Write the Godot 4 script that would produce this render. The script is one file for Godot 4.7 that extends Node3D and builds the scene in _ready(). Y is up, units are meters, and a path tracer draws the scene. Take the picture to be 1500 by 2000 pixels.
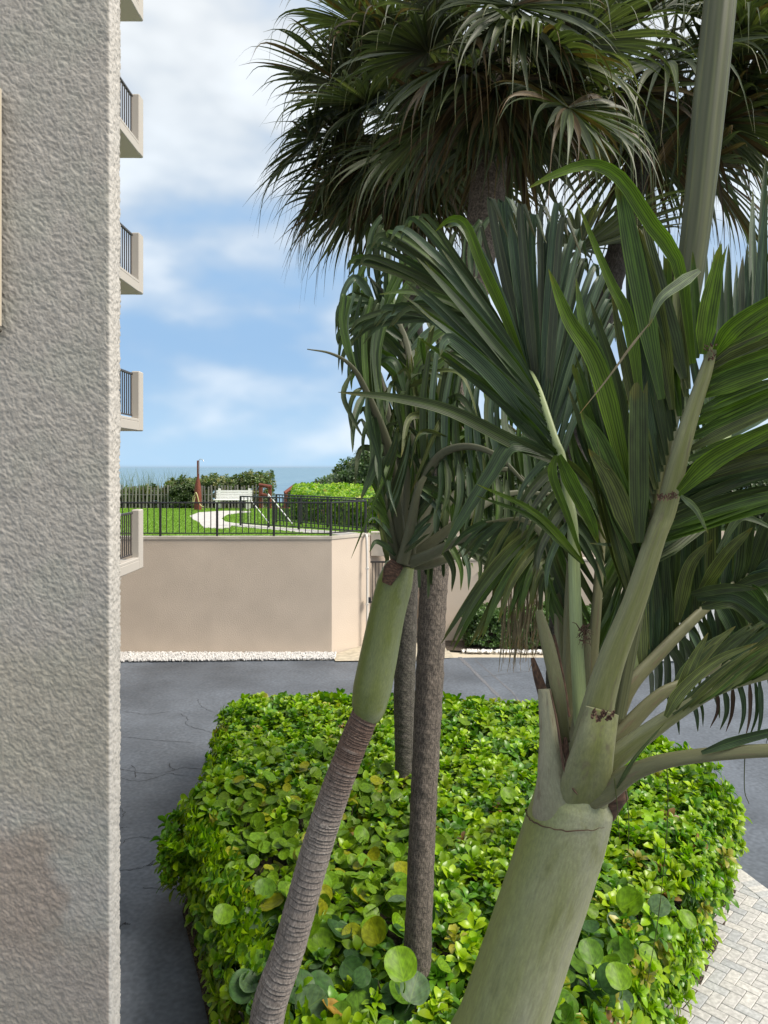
extends Node3D

const F := 1444.0
const EYE := 4.5
var rng := RandomNumberGenerator.new()
var M := {}
var LEAF := {}
var cache := {}


# ------------------------------------------------------------------ geometry
class Geo:
	var v := PackedVector3Array()
	var n := PackedVector3Array()
	var uv := PackedVector2Array()
	var c := PackedColorArray()
	var ix := PackedInt32Array()

	# rows x cols points; normal is d(col) x d(row)
	func grid(p: PackedVector3Array, rows: int, cols: int, closed := false, us := 1.0, vs := 1.0, cols_c := PackedColorArray(), col := Color.WHITE) -> void:
		var b := v.size()
		for r in rows:
			for k in cols:
				var i := r * cols + k
				var ra := i - cols if r > 0 else i
				var rb := i + cols if r < rows - 1 else i
				var ka := i - 1 if k > 0 else (i + cols - 2 if closed else i)
				var kb := i + 1 if k < cols - 1 else (i - cols + 2 if closed else i)
				var nn := (p[kb] - p[ka]).cross(p[rb] - p[ra])
				if nn.length_squared() < 1e-18:
					nn = (p[kb] - p[ka]).cross(p[mini(rb + cols, rows * cols - 1)] - p[maxi(ra - cols, 0)])
				if nn.length_squared() < 1e-18:
					nn = n[n.size() - cols] if r > 0 and n.size() >= cols else Vector3.UP
				v.append(p[i])
				n.append(nn.normalized())
				uv.append(Vector2(us * k / float(cols - 1), vs * r / float(rows - 1)))
				c.append(cols_c[i] if cols_c.size() else col)
		for r in rows - 1:
			for k in cols - 1:
				var a := b + r * cols + k
				ix.append_array([a, a + cols, a + 1, a + 1, a + cols, a + cols + 1])

	func tri(a: Vector3, b: Vector3, d: Vector3, away: Vector3, col := Color.WHITE) -> void:
		var nn := (b - a).cross(d - a).normalized()
		var i := v.size()
		if nn.dot((a + b + d) / 3.0 - away) < 0.0:
			nn = -nn
			v.append_array([a, d, b])
		else:
			v.append_array([a, b, d])
		for k in 3:
			n.append(nn)
			var q := v[i + k]
			uv.append(Vector2(q.x + q.z * 0.6, q.y))
			c.append(col)
		ix.append_array([i, i + 2, i + 1])

	func box(center: Vector3, size: Vector3, bev := 0.004, basis := Basis()) -> void:
		var h := size * 0.5
		bev = minf(bev, minf(h.x, minf(h.y, h.z)) * 0.6)
		var pt := func(s: Vector3, ax: int) -> Vector3:
			var q := Vector3(h.x - bev, h.y - bev, h.z - bev)
			q[ax] = h[ax]
			return center + basis * (q * s)
		var sg := [-1.0, 1.0]
		for ax in 3:
			var a1 := (ax + 1) % 3
			var a2 := (ax + 2) % 3
			for s in sg:
				var q := []
				for k in [[-1, -1], [1, -1], [1, 1], [-1, 1]]:
					var sv := Vector3.ZERO
					sv[ax] = s
					sv[a1] = k[0]
					sv[a2] = k[1]
					q.append(pt.call(sv, ax))
				tri(q[0], q[1], q[2], center)
				tri(q[0], q[2], q[3], center)
			for s1 in sg:
				for s2 in sg:
					var q := []
					for e in [[-1.0, a1], [1.0, a1], [1.0, a2], [-1.0, a2]]:
						var sv := Vector3.ZERO
						sv[ax] = e[0]
						sv[a1] = s1
						sv[a2] = s2
						q.append(pt.call(sv, e[1]))
					tri(q[0], q[1], q[2], center)
					tri(q[0], q[2], q[3], center)
		for sx in sg:
			for sy in sg:
				for sz in sg:
					var sv := Vector3(sx, sy, sz)
					tri(pt.call(sv, 0), pt.call(sv, 1), pt.call(sv, 2), center)

	# vertical prism over a polygon of (x, z)
	func prism(poly: PackedVector2Array, y0: float, y1: float) -> void:
		var mid := Vector2.ZERO
		for q in poly:
			mid += q / poly.size()
		var t := Geometry2D.triangulate_polygon(poly)
		for k in t.size() / 3:
			var a := poly[t[k * 3]]
			var b := poly[t[k * 3 + 1]]
			var d := poly[t[k * 3 + 2]]
			tri(Vector3(a.x, y1, a.y), Vector3(b.x, y1, b.y), Vector3(d.x, y1, d.y), Vector3(a.x, y1 - 9, a.y))
			tri(Vector3(a.x, y0, a.y), Vector3(b.x, y0, b.y), Vector3(d.x, y0, d.y), Vector3(a.x, y0 + 9, a.y))
		var cw := Geometry2D.is_polygon_clockwise(poly)
		for k in poly.size():
			var a := poly[k]
			var b := poly[(k + 1) % poly.size()]
			var o := Vector2(b.y - a.y, a.x - b.x) * (1.0 if not cw else -1.0)
			var m := (a + b) * 0.5 - o
			var w := Vector3(m.x, (y0 + y1) * 0.5, m.y)
			tri(Vector3(a.x, y0, a.y), Vector3(b.x, y0, b.y), Vector3(b.x, y1, b.y), w)
			tri(Vector3(a.x, y0, a.y), Vector3(b.x, y1, b.y), Vector3(a.x, y1, a.y), w)

	func mesh() -> ArrayMesh:
		var a := []
		a.resize(Mesh.ARRAY_MAX)
		a[Mesh.ARRAY_VERTEX] = v
		a[Mesh.ARRAY_NORMAL] = n
		a[Mesh.ARRAY_TEX_UV] = uv
		a[Mesh.ARRAY_COLOR] = c
		a[Mesh.ARRAY_INDEX] = ix
		var m := ArrayMesh.new()
		m.add_surface_from_arrays(Mesh.PRIMITIVE_TRIANGLES, a)
		return m


func P(px: float, py: float, d: float) -> Vector3:
	return Vector3((px - 750.0) / F * d, EYE - (py - 913.0) / F * d, -d)


func pl(a: Array) -> PackedVector3Array:
	var o := PackedVector3Array()
	for k in a.size() / 3:
		o.append(P(a[k * 3], a[k * 3 + 1], a[k * 3 + 2]))
	return o


func cr(p: PackedVector3Array, t: float) -> Vector3:
	var k := p.size() - 1
	if k == 0:
		return p[0]
	var x := clampf(t, 0, 1) * k
	var i := mini(int(x), k - 1)
	var f := x - i
	var a := p[i - 1] if i > 0 else p[0] * 2.0 - p[1]
	var d := p[i + 2] if i + 2 <= k else p[k] * 2.0 - p[k - 1]
	return a.lerp(a, 0) * (-0.5 * f + f * f - 0.5 * f * f * f) + p[i] * (1.0 - 2.5 * f * f + 1.5 * f * f * f) + p[i + 1] * (0.5 * f + 2.0 * f * f - 1.5 * f * f * f) + d * (-0.5 * f * f + 0.5 * f * f * f)


func crf(a: Array, t: float) -> float:
	var x := clampf(t, 0, 1) * (a.size() - 1)
	var i := mini(int(x), a.size() - 2)
	return lerpf(a[i], a[i + 1], x - i)


func R(a := -1.0, b := 1.0) -> float:
	return rng.randf_range(a, b)


# a leaf blade along points; w in metres
func blade(g: Geo, p: PackedVector3Array, w: float, face: Vector3, fold := 0.25, segs := 12, cols := 5, twist := 0.0, cut := 0.0, col := Color.WHITE) -> void:
	var pts := PackedVector3Array()
	var cc := PackedColorArray()
	var last_w := Vector3.ZERO
	for r in segs + 1:
		var t := r / float(segs)
		var q := cr(p, t)
		var T := (cr(p, minf(t + 0.02, 1.0)) - cr(p, maxf(t - 0.02, 0.0))).normalized()
		var wd := T.cross(face)
		if wd.length() < 0.15 and last_w != Vector3.ZERO:
			wd = last_w
		wd = (wd - T * wd.dot(T)).normalized()
		if last_w != Vector3.ZERO and wd.dot(last_w) < 0.0:
			wd = -wd
		last_w = wd
		wd = wd.rotated(T, twist * t)
		var nn := wd.cross(T)
		var pr := minf(1.0, 0.35 + 2.6 * t)
		if cut > 0.0:
			pr *= lerpf(1.0, cut, smoothstep(0.5, 1.0, t))
		elif cut < 0.0:
			pr *= lerpf(1.0, 0.16, smoothstep(0.38, 0.82, t)) * (1.0 - 0.8 * smoothstep(0.8, 1.0, t))
		else:
			pr *= pow(maxf(1.0 - pow(t, 2.1), 0.0), 0.72)
		var hw := maxf(0.5 * w * pr, 0.0004)
		for k in cols:
			var u := 2.0 * k / (cols - 1) - 1.0
			var edge := Vector3.ZERO
			if cut > 0.0 and r == segs:
				edge = T * w * 0.35 * sin(k * 2.3 + w * 900.0)
			pts.append(q + wd * u * hw + nn * (absf(u) * fold * hw) + edge)
			cc.append(col)
	g.grid(pts, segs + 1, cols, false, 1.0, 1.0, cc)


# tube along points with radii; "face" is the side of the channel of a petiole
func tube(g: Geo, p: PackedVector3Array, rad: Array, segs := 16, cols := 13, flat := 1.0, face := Vector3.BACK, groove := 0.0, vs := 1.0, cap := true, colf = null, radf = null) -> void:
	var pts := PackedVector3Array()
	var cc := PackedColorArray()
	for r in segs + 1:
		var t := r / float(segs)
		var q := cr(p, t)
		var T := (cr(p, minf(t + 0.015, 1.0)) - cr(p, maxf(t - 0.015, 0.0))).normalized()
		var A := (face - T * face.dot(T)).normalized()
		var Bv := A.cross(T)
		var rr := crf(rad, t)
		for k in cols:
			var th := TAU * k / (cols - 1) - PI / 2
			var s := sin(th)
			var e := rr * (1.0 - groove * pow(maxf(s, 0.0), 6.0))
			if radf != null:
				e += radf.call(t, th)
			pts.append(q + Bv * cos(th) * e + A * s * e * flat)
			cc.append(colf.call(t, th) if colf != null else Color.WHITE)
	g.grid(pts, segs + 1, cols, true, 1.0, vs, cc)
	if cap:
		for e in [0, segs]:
			var mid := Vector3.ZERO
			for k in cols - 1:
				mid += pts[e * cols + k] / (cols - 1)
			var inn: Vector3 = cr(p, 0.5)
			var b := g.v.size()
			var T := (mid - cr(p, 0.08 if e == 0 else 0.92)).normalized()
			g.v.append(mid)
			g.n.append(T)
			g.uv.append(Vector2(0.5, 0))
			g.c.append(cc[e * cols])
			for k in cols:
				g.v.append(pts[e * cols + k])
				g.n.append(T)
				g.uv.append(Vector2(k / float(cols - 1), 0))
				g.c.append(cc[e * cols + k])
			for k in cols - 1:
				if e == 0:
					g.ix.append_array([b, b + 1 + k, b + 2 + k])
				else:
					g.ix.append_array([b, b + 2 + k, b + 1 + k])


# ------------------------------------------------------------------ nodes
func thing(called: String, label: String, category: String, at := Vector3.ZERO, group := "") -> Node3D:
	var o := Node3D.new()
	o.name = numbered(called)
	add_child(o)
	o.position = at
	o.set_meta("label", label)
	o.set_meta("category", category)
	if group:
		o.set_meta("group", group)
	return o


func numbered(called: String) -> String:
	var k: int = cache.get("n_" + called, 0)
	cache["n_" + called] = k + 1
	return called if k == 0 else "%s_%03d" % [called, k]


func part(parent: Node, called: String, mesh: Mesh, mat: Material, kind := "", label := "") -> MeshInstance3D:
	var o := MeshInstance3D.new()
	o.mesh = mesh
	o.material_override = mat
	var key := "p_%d_%s" % [parent.get_instance_id(), called]
	var k: int = cache.get(key, 0)
	cache[key] = k + 1
	o.name = called if k == 0 else "%s_%03d" % [called, k]
	parent.add_child(o, true)
	o.global_transform = Transform3D.IDENTITY
	if kind:
		o.set_meta("kind", kind)
	if label:
		o.set_meta("label", label)
	return o


func struct(called: String, mesh: Mesh, mat: Material, label: String) -> MeshInstance3D:
	var o := part(self, called, mesh, mat, "structure", label)
	return o


func bevel_box(size: Vector3, bev := 0.004) -> ArrayMesh:
	var key := "b%s%s" % [size, bev]
	if not cache.has(key):
		var g := Geo.new()
		g.box(Vector3.ZERO, size, bev)
		cache[key] = g.mesh()
	return cache[key]


func bx(parent: Node, called: String, size: Vector3, at: Vector3, mat: Material, basis := Basis(), bev := 0.004) -> MeshInstance3D:
	var o := part(parent, called, bevel_box(size, bev), mat)
	o.global_transform = Transform3D(basis, at)
	return o


func many(parent: Node, called: String, mesh: Mesh, mat: Material, xf: Array, tints: Array) -> MultiMeshInstance3D:
	var mm := MultiMesh.new()
	mm.transform_format = MultiMesh.TRANSFORM_3D
	mm.use_colors = tints.size() > 0
	mm.mesh = mesh
	mm.instance_count = xf.size()
	for k in xf.size():
		mm.set_instance_transform(k, xf[k])
		if tints.size():
			mm.set_instance_color(k, tints[k])
	var o := MultiMeshInstance3D.new()
	o.multimesh = mm
	o.material_override = mat
	o.name = called
	parent.add_child(o, true)
	o.global_transform = Transform3D.IDENTITY
	o.set_meta("kind", "stuff")
	return o


# ------------------------------------------------------------------ materials
func lin(r: float, g: float, b: float) -> Color:
	return Color(r, g, b).linear_to_srgb()


func mat(called: String, col: Color, rough := 0.8, spec := 0.5) -> StandardMaterial3D:
	var m := StandardMaterial3D.new()
	m.resource_name = called
	m.albedo_color = col
	m.roughness = rough
	m.metallic_specular = spec
	M[called] = m
	return m


func noise(freq: float, oct := 4, sd := 1, kind := FastNoiseLite.TYPE_SIMPLEX_SMOOTH) -> FastNoiseLite:
	var f := FastNoiseLite.new()
	f.noise_type = kind
	f.frequency = freq
	f.fractal_octaves = oct
	f.seed = sd
	return f


func ntex(freq: float, oct: int, sd: int, a: Color, b: Color, size := 512, mid := Color(0, 0, 0, 0)) -> NoiseTexture2D:
	var t := NoiseTexture2D.new()
	t.width = size
	t.height = size
	t.seamless = true
	t.noise = noise(freq, oct, sd)
	var ramp := Gradient.new()
	ramp.set_color(0, a)
	ramp.set_color(1, b)
	if mid.a > 0.0:
		ramp.add_point(0.5, mid)
	t.color_ramp = ramp
	return t


func htex(freq: float, oct: int, sd: int, size := 512) -> NoiseTexture2D:
	var t := NoiseTexture2D.new()
	t.width = size
	t.height = size
	t.seamless = true
	t.noise = noise(freq, oct, sd)
	return t


func world_tex(m: StandardMaterial3D, scale: float) -> void:
	m.uv1_triplanar = true
	m.uv1_world_triplanar = true
	m.uv1_scale = Vector3.ONE * scale


func grey(x: float) -> Color:
	return Color(x, x, x)


func leaf_image() -> ImageTexture:
	var w := 96
	var h := 256
	var im := Image.create(w, h, false, Image.FORMAT_RGB8)
	var nz := noise(0.02, 4, 5)
	var fine := noise(0.35, 2, 8)
	for y in h:
		for x in w:
			var u := x / float(w - 1)
			var v := y / float(h - 1)
			var rib := 0.80 + 0.15 * sin(u * 50.0 + 1.5 * nz.get_noise_2d(x * 0.3, y * 0.1)) + 0.07 * fine.get_noise_2d(x * 2.0, y * 0.12)
			var mid := exp(-pow((u - 0.5) / 0.03, 2.0))
			var edge := exp(-pow(minf(u, 1.0 - u) / 0.045, 2.0))
			var blotch := 0.9 + 0.28 * nz.get_noise_2d(x * 0.7, y * 0.6)
			var c := Color(rib, rib, rib) * blotch * 0.88
			c = c.lerp(Color(1.0, 1.0, 0.86), mid * 0.75)
			c = c.lerp(Color(0.96, 0.97, 0.8), edge * 0.7)
			c = c.lerp(Color(0.95, 0.75, 0.42), smoothstep(0.86, 0.99, v + 0.09 * nz.get_noise_2d(x, y)) * 0.6)
			im.set_pixel(x, y, c.clamp())
	return ImageTexture.create_from_image(im)


func rib_image() -> ImageTexture:
	var im := Image.create(96, 8, false, Image.FORMAT_RGB8)
	for y in 8:
		for x in 96:
			var u := x / 95.0
			im.set_pixel(x, y, grey(clampf(0.5 + 0.3 * sin(u * 50.0) - 0.2 * exp(-pow((u - 0.5) / 0.04, 2.0)), 0, 1)))
	return ImageTexture.create_from_image(im)


func stem_image(edge_c: Color, mid_c: Color, dark: Color, sd: int, spread := 0.16, w := 128, h := 256) -> ImageTexture:
	var q := 256.0 / h
	var im := Image.create(w, h, false, Image.FORMAT_RGB8)
	var nz := noise(0.03, 4, sd)
	var fine := noise(0.25, 3, sd + 3)
	for y in h:
		for x in w:
			var u := x / float(w - 1)
			var k := exp(-pow((u - 0.5 + 0.02 * nz.get_noise_2d(40.0, y * 0.8 * q)) / spread, 2.0))
			k *= 0.75 + 0.5 * nz.get_noise_2d(u * 190.0, y * 0.35 * q)
			var c := edge_c.lerp(mid_c, clampf(k, 0, 1))
			var s := smoothstep(0.25, 0.6, nz.get_noise_2d(u * 280.0 + 300, y * 0.7 * q))
			c = c.lerp(dark, s * 0.6)
			c = c * (0.95 + 0.12 * fine.get_noise_2d(x * 1.6, y * 0.25) + 0.06 * fine.get_noise_2d(x * 6.0, y * 5.0))
			c.a = 1.0
			im.set_pixel(x, y, c.clamp())
	return ImageTexture.create_from_image(im)


func round_leaf_image() -> ImageTexture:
	var w := 96
	var im := Image.create(w, w, false, Image.FORMAT_RGB8)
	var nz := noise(0.05, 4, 21)
	for y in w:
		for x in w:
			var u := x / float(w - 1) - 0.5
			var v := y / float(w - 1)
			var hw := maxf(sqrt(maxf(0.25 - (v - 0.5) * (v - 0.5), 0.0)), 0.02)
			var xx := u * 2.0 * hw
			var c := grey(0.8 + 0.2 * nz.get_noise_2d(x, y))
			var line := exp(-pow(xx / 0.016, 2.0))
			var ph := fposmod((v - absf(xx) * 0.8) * 6.0, 1.0)
			line = maxf(line, 0.6 * exp(-pow((ph - 0.5) / 0.07, 2.0)))
			c = c.lerp(Color(1.0, 0.97, 0.75), line * 0.75)
			im.set_pixel(x, y, c)
	return ImageTexture.create_from_image(im)


func leaf_mat(called: String, col: Color, rough: float, through: Color, tex: Texture2D = null, inst := false) -> StandardMaterial3D:
	var m := mat(called, col, rough)
	if tex:
		m.albedo_texture = tex
	if through.r + through.g + through.b > 0.0:
		m.backlight_enabled = true
		m.backlight = through.linear_to_srgb()
	m.vertex_color_use_as_albedo = inst
	LEAF[called] = m
	return m


func materials() -> void:
	var blades := leaf_image()
	var ribs := rib_image()
	var deep := Color(0.42, 0.5, 0.14)
	leaf_mat("dark", lin(0.0675, 0.1250, 0.0425), 0.45, deep * 0.6, blades)
	leaf_mat("dark2", lin(0.0800, 0.1250, 0.0350), 0.48, deep * 0.6, blades)
	leaf_mat("mid", lin(0.1063, 0.2000, 0.0300), 0.42, deep, blades)
	leaf_mat("bright", lin(0.1680, 0.2940, 0.0168), 0.42, Color(0.6, 0.8, 0.14), blades)
	leaf_mat("olive", lin(0.1625, 0.2063, 0.0562), 0.45, deep * 0.8, blades)
	leaf_mat("blue", lin(0.1105, 0.1846, 0.1040), 0.4, deep * 0.5, blades)
	leaf_mat("pale", lin(0.26, 0.34, 0.20), 0.45, deep, blades)
	leaf_mat("straw", lin(0.34, 0.29, 0.17), 0.7, Color(0.3, 0.25, 0.15), blades)
	leaf_mat("brown", lin(0.11, 0.065, 0.035), 0.75, Color(0.2, 0.12, 0.06), blades)
	leaf_mat("ash", lin(0.115, 0.145, 0.085), 0.5, deep * 0.3, blades)
	for k in ["dark", "dark2", "mid", "bright", "olive", "blue", "pale", "ash"]:
		LEAF[k].heightmap_enabled = true
		LEAF[k].heightmap_texture = ribs
		LEAF[k].heightmap_scale = 0.045
		LEAF[k].metallic_specular = 0.4
	leaf_mat("fan", lin(0.40, 0.53, 0.31), 0.5, deep * 1.3, blades, true)
	leaf_mat("naupaka", Color.WHITE, 0.34, Color(0.55, 0.75, 0.16), null, true)
	leaf_mat("round", lin(0.19, 0.37, 0.015), 0.42, Color(0.5, 0.65, 0.14), round_leaf_image(), true)
	M.round.metallic_specular = 0.32
	var rt: Texture2D = M.round.albedo_texture
	for a in [["round_bright", 0.22, 0.42, 0.012], ["round_yellow", 0.36, 0.42, 0.015], ["round_mid", 0.14, 0.30, 0.025], ["round_deep", 0.07, 0.17, 0.045], ["round_grey", 0.14, 0.24, 0.11], ["round_orange", 0.48, 0.30, 0.05]]:
		leaf_mat(a[0], lin(a[1], a[2], a[3]), 0.42, Color(0.5, 0.65, 0.14), rt).metallic_specular = 0.34
	# palm stems
	mat("petiole", Color.WHITE, 0.55).albedo_texture = stem_image(lin(0.19, 0.195, 0.125), lin(0.105, 0.120, 0.028), lin(0.09, 0.078, 0.045), 3, 0.2)
	mat("petiole_pale", Color.WHITE, 0.5).albedo_texture = stem_image(lin(0.20, 0.25, 0.12), lin(0.30, 0.37, 0.15), lin(0.18, 0.22, 0.09), 4)
	mat("petiole_olive", Color.WHITE, 0.6).albedo_texture = stem_image(lin(0.125, 0.125, 0.062), lin(0.088, 0.09, 0.03), lin(0.10, 0.07, 0.035), 6)
	mat("petiole_dark", Color.WHITE, 0.6).albedo_texture = stem_image(lin(0.075, 0.08, 0.044), lin(0.055, 0.058, 0.022), lin(0.06, 0.045, 0.025), 7)
	mat("sheath", Color.WHITE, 0.6).albedo_texture = stem_image(lin(0.215, 0.205, 0.14), lin(0.18, 0.185, 0.11), lin(0.12, 0.10, 0.06), 9)
	var csm := mat("crownshaft", Color.WHITE, 0.42)
	csm.albedo_texture = stem_image(lin(0.135, 0.16, 0.035), lin(0.235, 0.245, 0.175), lin(0.125, 0.138, 0.048), 12, 0.2, 256, 640)
	csm.heightmap_enabled = true
	csm.heightmap_texture = csm.albedo_texture
	csm.heightmap_scale = 0.12
	mat("crownshaft_green", Color.WHITE, 0.4).albedo_texture = stem_image(lin(0.11, 0.14, 0.022), lin(0.16, 0.19, 0.095), lin(0.11, 0.14, 0.025), 14, 0.26, 192, 384)
	mat("spear", Color.WHITE, 0.45).albedo_texture = spear_image()
	mat("torn", lin(0.14, 0.075, 0.045), 0.9).albedo_texture = ntex(0.06, 4, 31, grey(0.4), grey(1.0), 128)
	# trunks
	var tk := mat("ring_trunk", Color.WHITE, 0.85)
	tk.vertex_color_use_as_albedo = true
	tk.albedo_texture = ntex(0.05, 5, 41, grey(0.62), grey(1.0), 256)
	tk.uv1_scale = Vector3(3, 10, 1)
	tk.heightmap_enabled = true
	tk.heightmap_texture = htex(0.06, 5, 42, 256)
	tk.heightmap_scale = 0.12
	var sb := mat("fibre_trunk", Color.WHITE, 0.9)
	sb.vertex_color_use_as_albedo = true
	sb.albedo_texture = bark_image()
	sb.uv1_scale = Vector3(2, 5, 1)
	sb.heightmap_enabled = true
	sb.heightmap_texture = sb.albedo_texture
	sb.heightmap_scale = 0.8
	# ground and walls
	var st := mat("stucco", lin(0.577, 0.543, 0.495), 0.92, 0.3)
	st.vertex_color_use_as_albedo = true
	var sp := mat("stucco_plain", lin(0.385, 0.362, 0.33), 0.92, 0.3)
	world_tex(sp, 2.0)
	sp.heightmap_enabled = true
	sp.heightmap_texture = htex(0.055, 3, 56, 512)
	sp.heightmap_scale = 1.0
	st.albedo_texture = ntex(0.02, 5, 51, grey(0.86), grey(1.0), 512)
	world_tex(st, 2.0)
	st.heightmap_enabled = true
	st.heightmap_texture = htex(0.09, 4, 52, 512)
	st.heightmap_scale = 0.12
	var pw := mat("painted_wall", lin(0.635, 0.54, 0.45), 0.85, 0.35)
	pw.albedo_texture = ntex(0.004, 5, 53, grey(0.94), grey(1.0), 512)
	world_tex(pw, 0.35)
	pw.heightmap_enabled = true
	pw.heightmap_texture = htex(0.2, 3, 54, 512)
	pw.heightmap_scale = 0.4
	mat("wall_light", lin(0.60, 0.55, 0.48), 0.85, 0.35).albedo_texture = ntex(0.01, 5, 55, grey(0.84), grey(1.0), 256)
	world_tex(M.wall_light, 0.5)
	mat("balcony_paint", lin(0.45, 0.42, 0.38), 0.8, 0.35)
	mat("slab_under", lin(0.40, 0.36, 0.32), 0.85)
	mat("shutter", lin(0.50, 0.45, 0.36), 0.5)
	mat("dark_gap", lin(0.06, 0.05, 0.04), 0.9)
	var asp := mat("asphalt", lin(0.19, 0.218, 0.262), 0.58, 0.45)
	asp.albedo_texture = ntex(0.004, 6, 61, grey(0.72), grey(1.0), 1024)
	world_tex(asp, 0.11)
	asp.detail_enabled = true
	asp.detail_albedo = ntex(0.25, 3, 63, Color(0.72, 0.72, 0.72), Color(1, 1, 1), 512)
	asp.detail_blend_mode = BaseMaterial3D.BLEND_MODE_MUL
	asp.heightmap_enabled = true
	asp.heightmap_texture = htex(0.02, 6, 62, 1024)
	asp.heightmap_scale = 0.9
	mat("crack", lin(0.032, 0.033, 0.038), 0.95)
	mat("faded_paint", lin(0.21, 0.215, 0.235), 0.85).albedo_texture = ntex(0.05, 5, 64, grey(0.62), grey(1.0), 256)
	world_tex(M.faded_paint, 2.0)
	mat("concrete", lin(0.58, 0.56, 0.53), 0.9).albedo_texture = ntex(0.02, 5, 65, grey(0.82), grey(1.0), 256)
	world_tex(M.concrete, 0.8)
	mat("apron", lin(0.55, 0.49, 0.38), 0.9).albedo_texture = ntex(0.02, 5, 66, grey(0.8), grey(1.0), 256)
	world_tex(M.apron, 0.8)
	for k in 4:
		var a: Array = [[0.58, 0.565, 0.545], [0.52, 0.525, 0.525], [0.63, 0.61, 0.58], [0.47, 0.48, 0.49]][k]
		var bm := mat("brick%d" % k, lin(a[0], a[1], a[2]), 0.9)
		bm.albedo_texture = ntex(0.03, 5, 70 + k, grey(0.78), grey(1.0), 256)
		world_tex(bm, 2.5)
		bm.heightmap_enabled = true
		bm.heightmap_texture = bm.albedo_texture
		bm.heightmap_scale = 0.15
	mat("joint_sand", lin(0.27, 0.255, 0.23), 1.0)
	mat("pebble", Color.WHITE, 0.75).vertex_color_use_as_albedo = true
	var so := mat("soil", lin(0.19, 0.145, 0.105), 1.0)
	so.albedo_texture = ntex(0.05, 5, 75, grey(0.4), grey(1.0), 512)
	world_tex(so, 1.2)
	so.heightmap_enabled = true
	so.heightmap_texture = htex(0.06, 5, 76, 512)
	so.heightmap_scale = 3.0
	mat("twigs", lin(0.085, 0.07, 0.04), 1.0).albedo_texture = ntex(0.05, 5, 77, grey(0.3), grey(1.0), 256)
	world_tex(M.twigs, 2.0)
	var gr := mat("grass", lin(0.175, 0.325, 0.022), 0.9)
	gr.albedo_texture = ntex(0.02, 6, 78, Color(0.72, 0.78, 0.6), Color(1, 1, 1), 1024)
	world_tex(gr, 0.16)
	leaf_mat("blades", Color.WHITE, 0.7, Color(0.4, 0.5, 0.1), null, true)
	mat("sand", lin(0.5, 0.44, 0.34), 1.0)
	var se := mat("water", lin(0.155, 0.26, 0.33), 0.45)
	se.albedo_texture = ntex(0.01, 5, 79, Color(0.74, 0.82, 0.88), Color(1, 1, 1), 512)
	world_tex(se, 0.012)
	se.heightmap_enabled = true
	se.heightmap_texture = htex(0.04, 5, 80, 512)
	se.heightmap_scale = 30.0
	# things
	mat("black_metal", lin(0.022, 0.022, 0.026), 0.42)
	mat("bronze_metal", lin(0.05, 0.045, 0.045), 0.45)
	mat("white_paint", lin(0.74, 0.75, 0.73), 0.6)
	mat("white_pipe", lin(0.62, 0.6, 0.57), 0.45)
	mat("red_wood", lin(0.28, 0.072, 0.042), 0.75).albedo_texture = ntex(0.04, 5, 81, grey(0.6), grey(1.0), 256)
	world_tex(M.red_wood, 2.0)
	for k in 3:
		mat("slat%d" % k, [lin(0.20, 0.19, 0.175), lin(0.15, 0.14, 0.13), lin(0.26, 0.25, 0.23)][k], 0.9)
	mat("yellow_hose", lin(0.5, 0.48, 0.22), 0.5)
	mat("steel", lin(0.5, 0.5, 0.52), 0.3).metallic = 0.8
	var gl := mat("glass", Color(0.75, 0.8, 0.82, 0.25), 0.05)
	gl.transparency = BaseMaterial3D.TRANSPARENCY_ALPHA


func spear_image() -> ImageTexture:
	var im := Image.create(128, 256, false, Image.FORMAT_RGB8)
	var nz := noise(0.05, 3, 17)
	for y in 256:
		for x in 128:
			var u := x / 127.0
			var s := 0.5 + 0.5 * sin(u * 58.0 + 3.0 * nz.get_noise_2d(x * 0.5, y * 0.12))
			var c := lin(0.045, 0.052, 0.018).lerp(lin(0.135, 0.145, 0.062), pow(s, 2.0) * (0.6 + 0.4 * nz.get_noise_2d(x * 3.0, y * 0.3)))
			im.set_pixel(x, y, c)
	return ImageTexture.create_from_image(im)


func bark_image() -> ImageTexture:
	var im := Image.create(256, 512, false, Image.FORMAT_RGB8)
	var a := noise(0.05, 5, 23)
	var b := noise(0.12, 4, 24)
	for y in 512:
		for x in 256:
			# wrap round the trunk
			var th := x / 256.0 * TAU
			var k := 0.66 + 0.34 * a.get_noise_3d(cos(th) * 80.0, y * 0.25, sin(th) * 80.0)
			k += 0.26 * b.get_noise_3d(cos(th) * 22.0, y * 2.4, sin(th) * 22.0)
			var ring := sin(y / 512.0 * TAU * 7.0 + 1.5 * a.get_noise_3d(cos(th) * 20.0, y * 0.3, sin(th) * 20.0))
			k -= 0.10 * smoothstep(0.82, 1.0, ring)
			im.set_pixel(x, y, Color(k, k * 0.985, k * 0.965).clamp())
	return ImageTexture.create_from_image(im)


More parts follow.
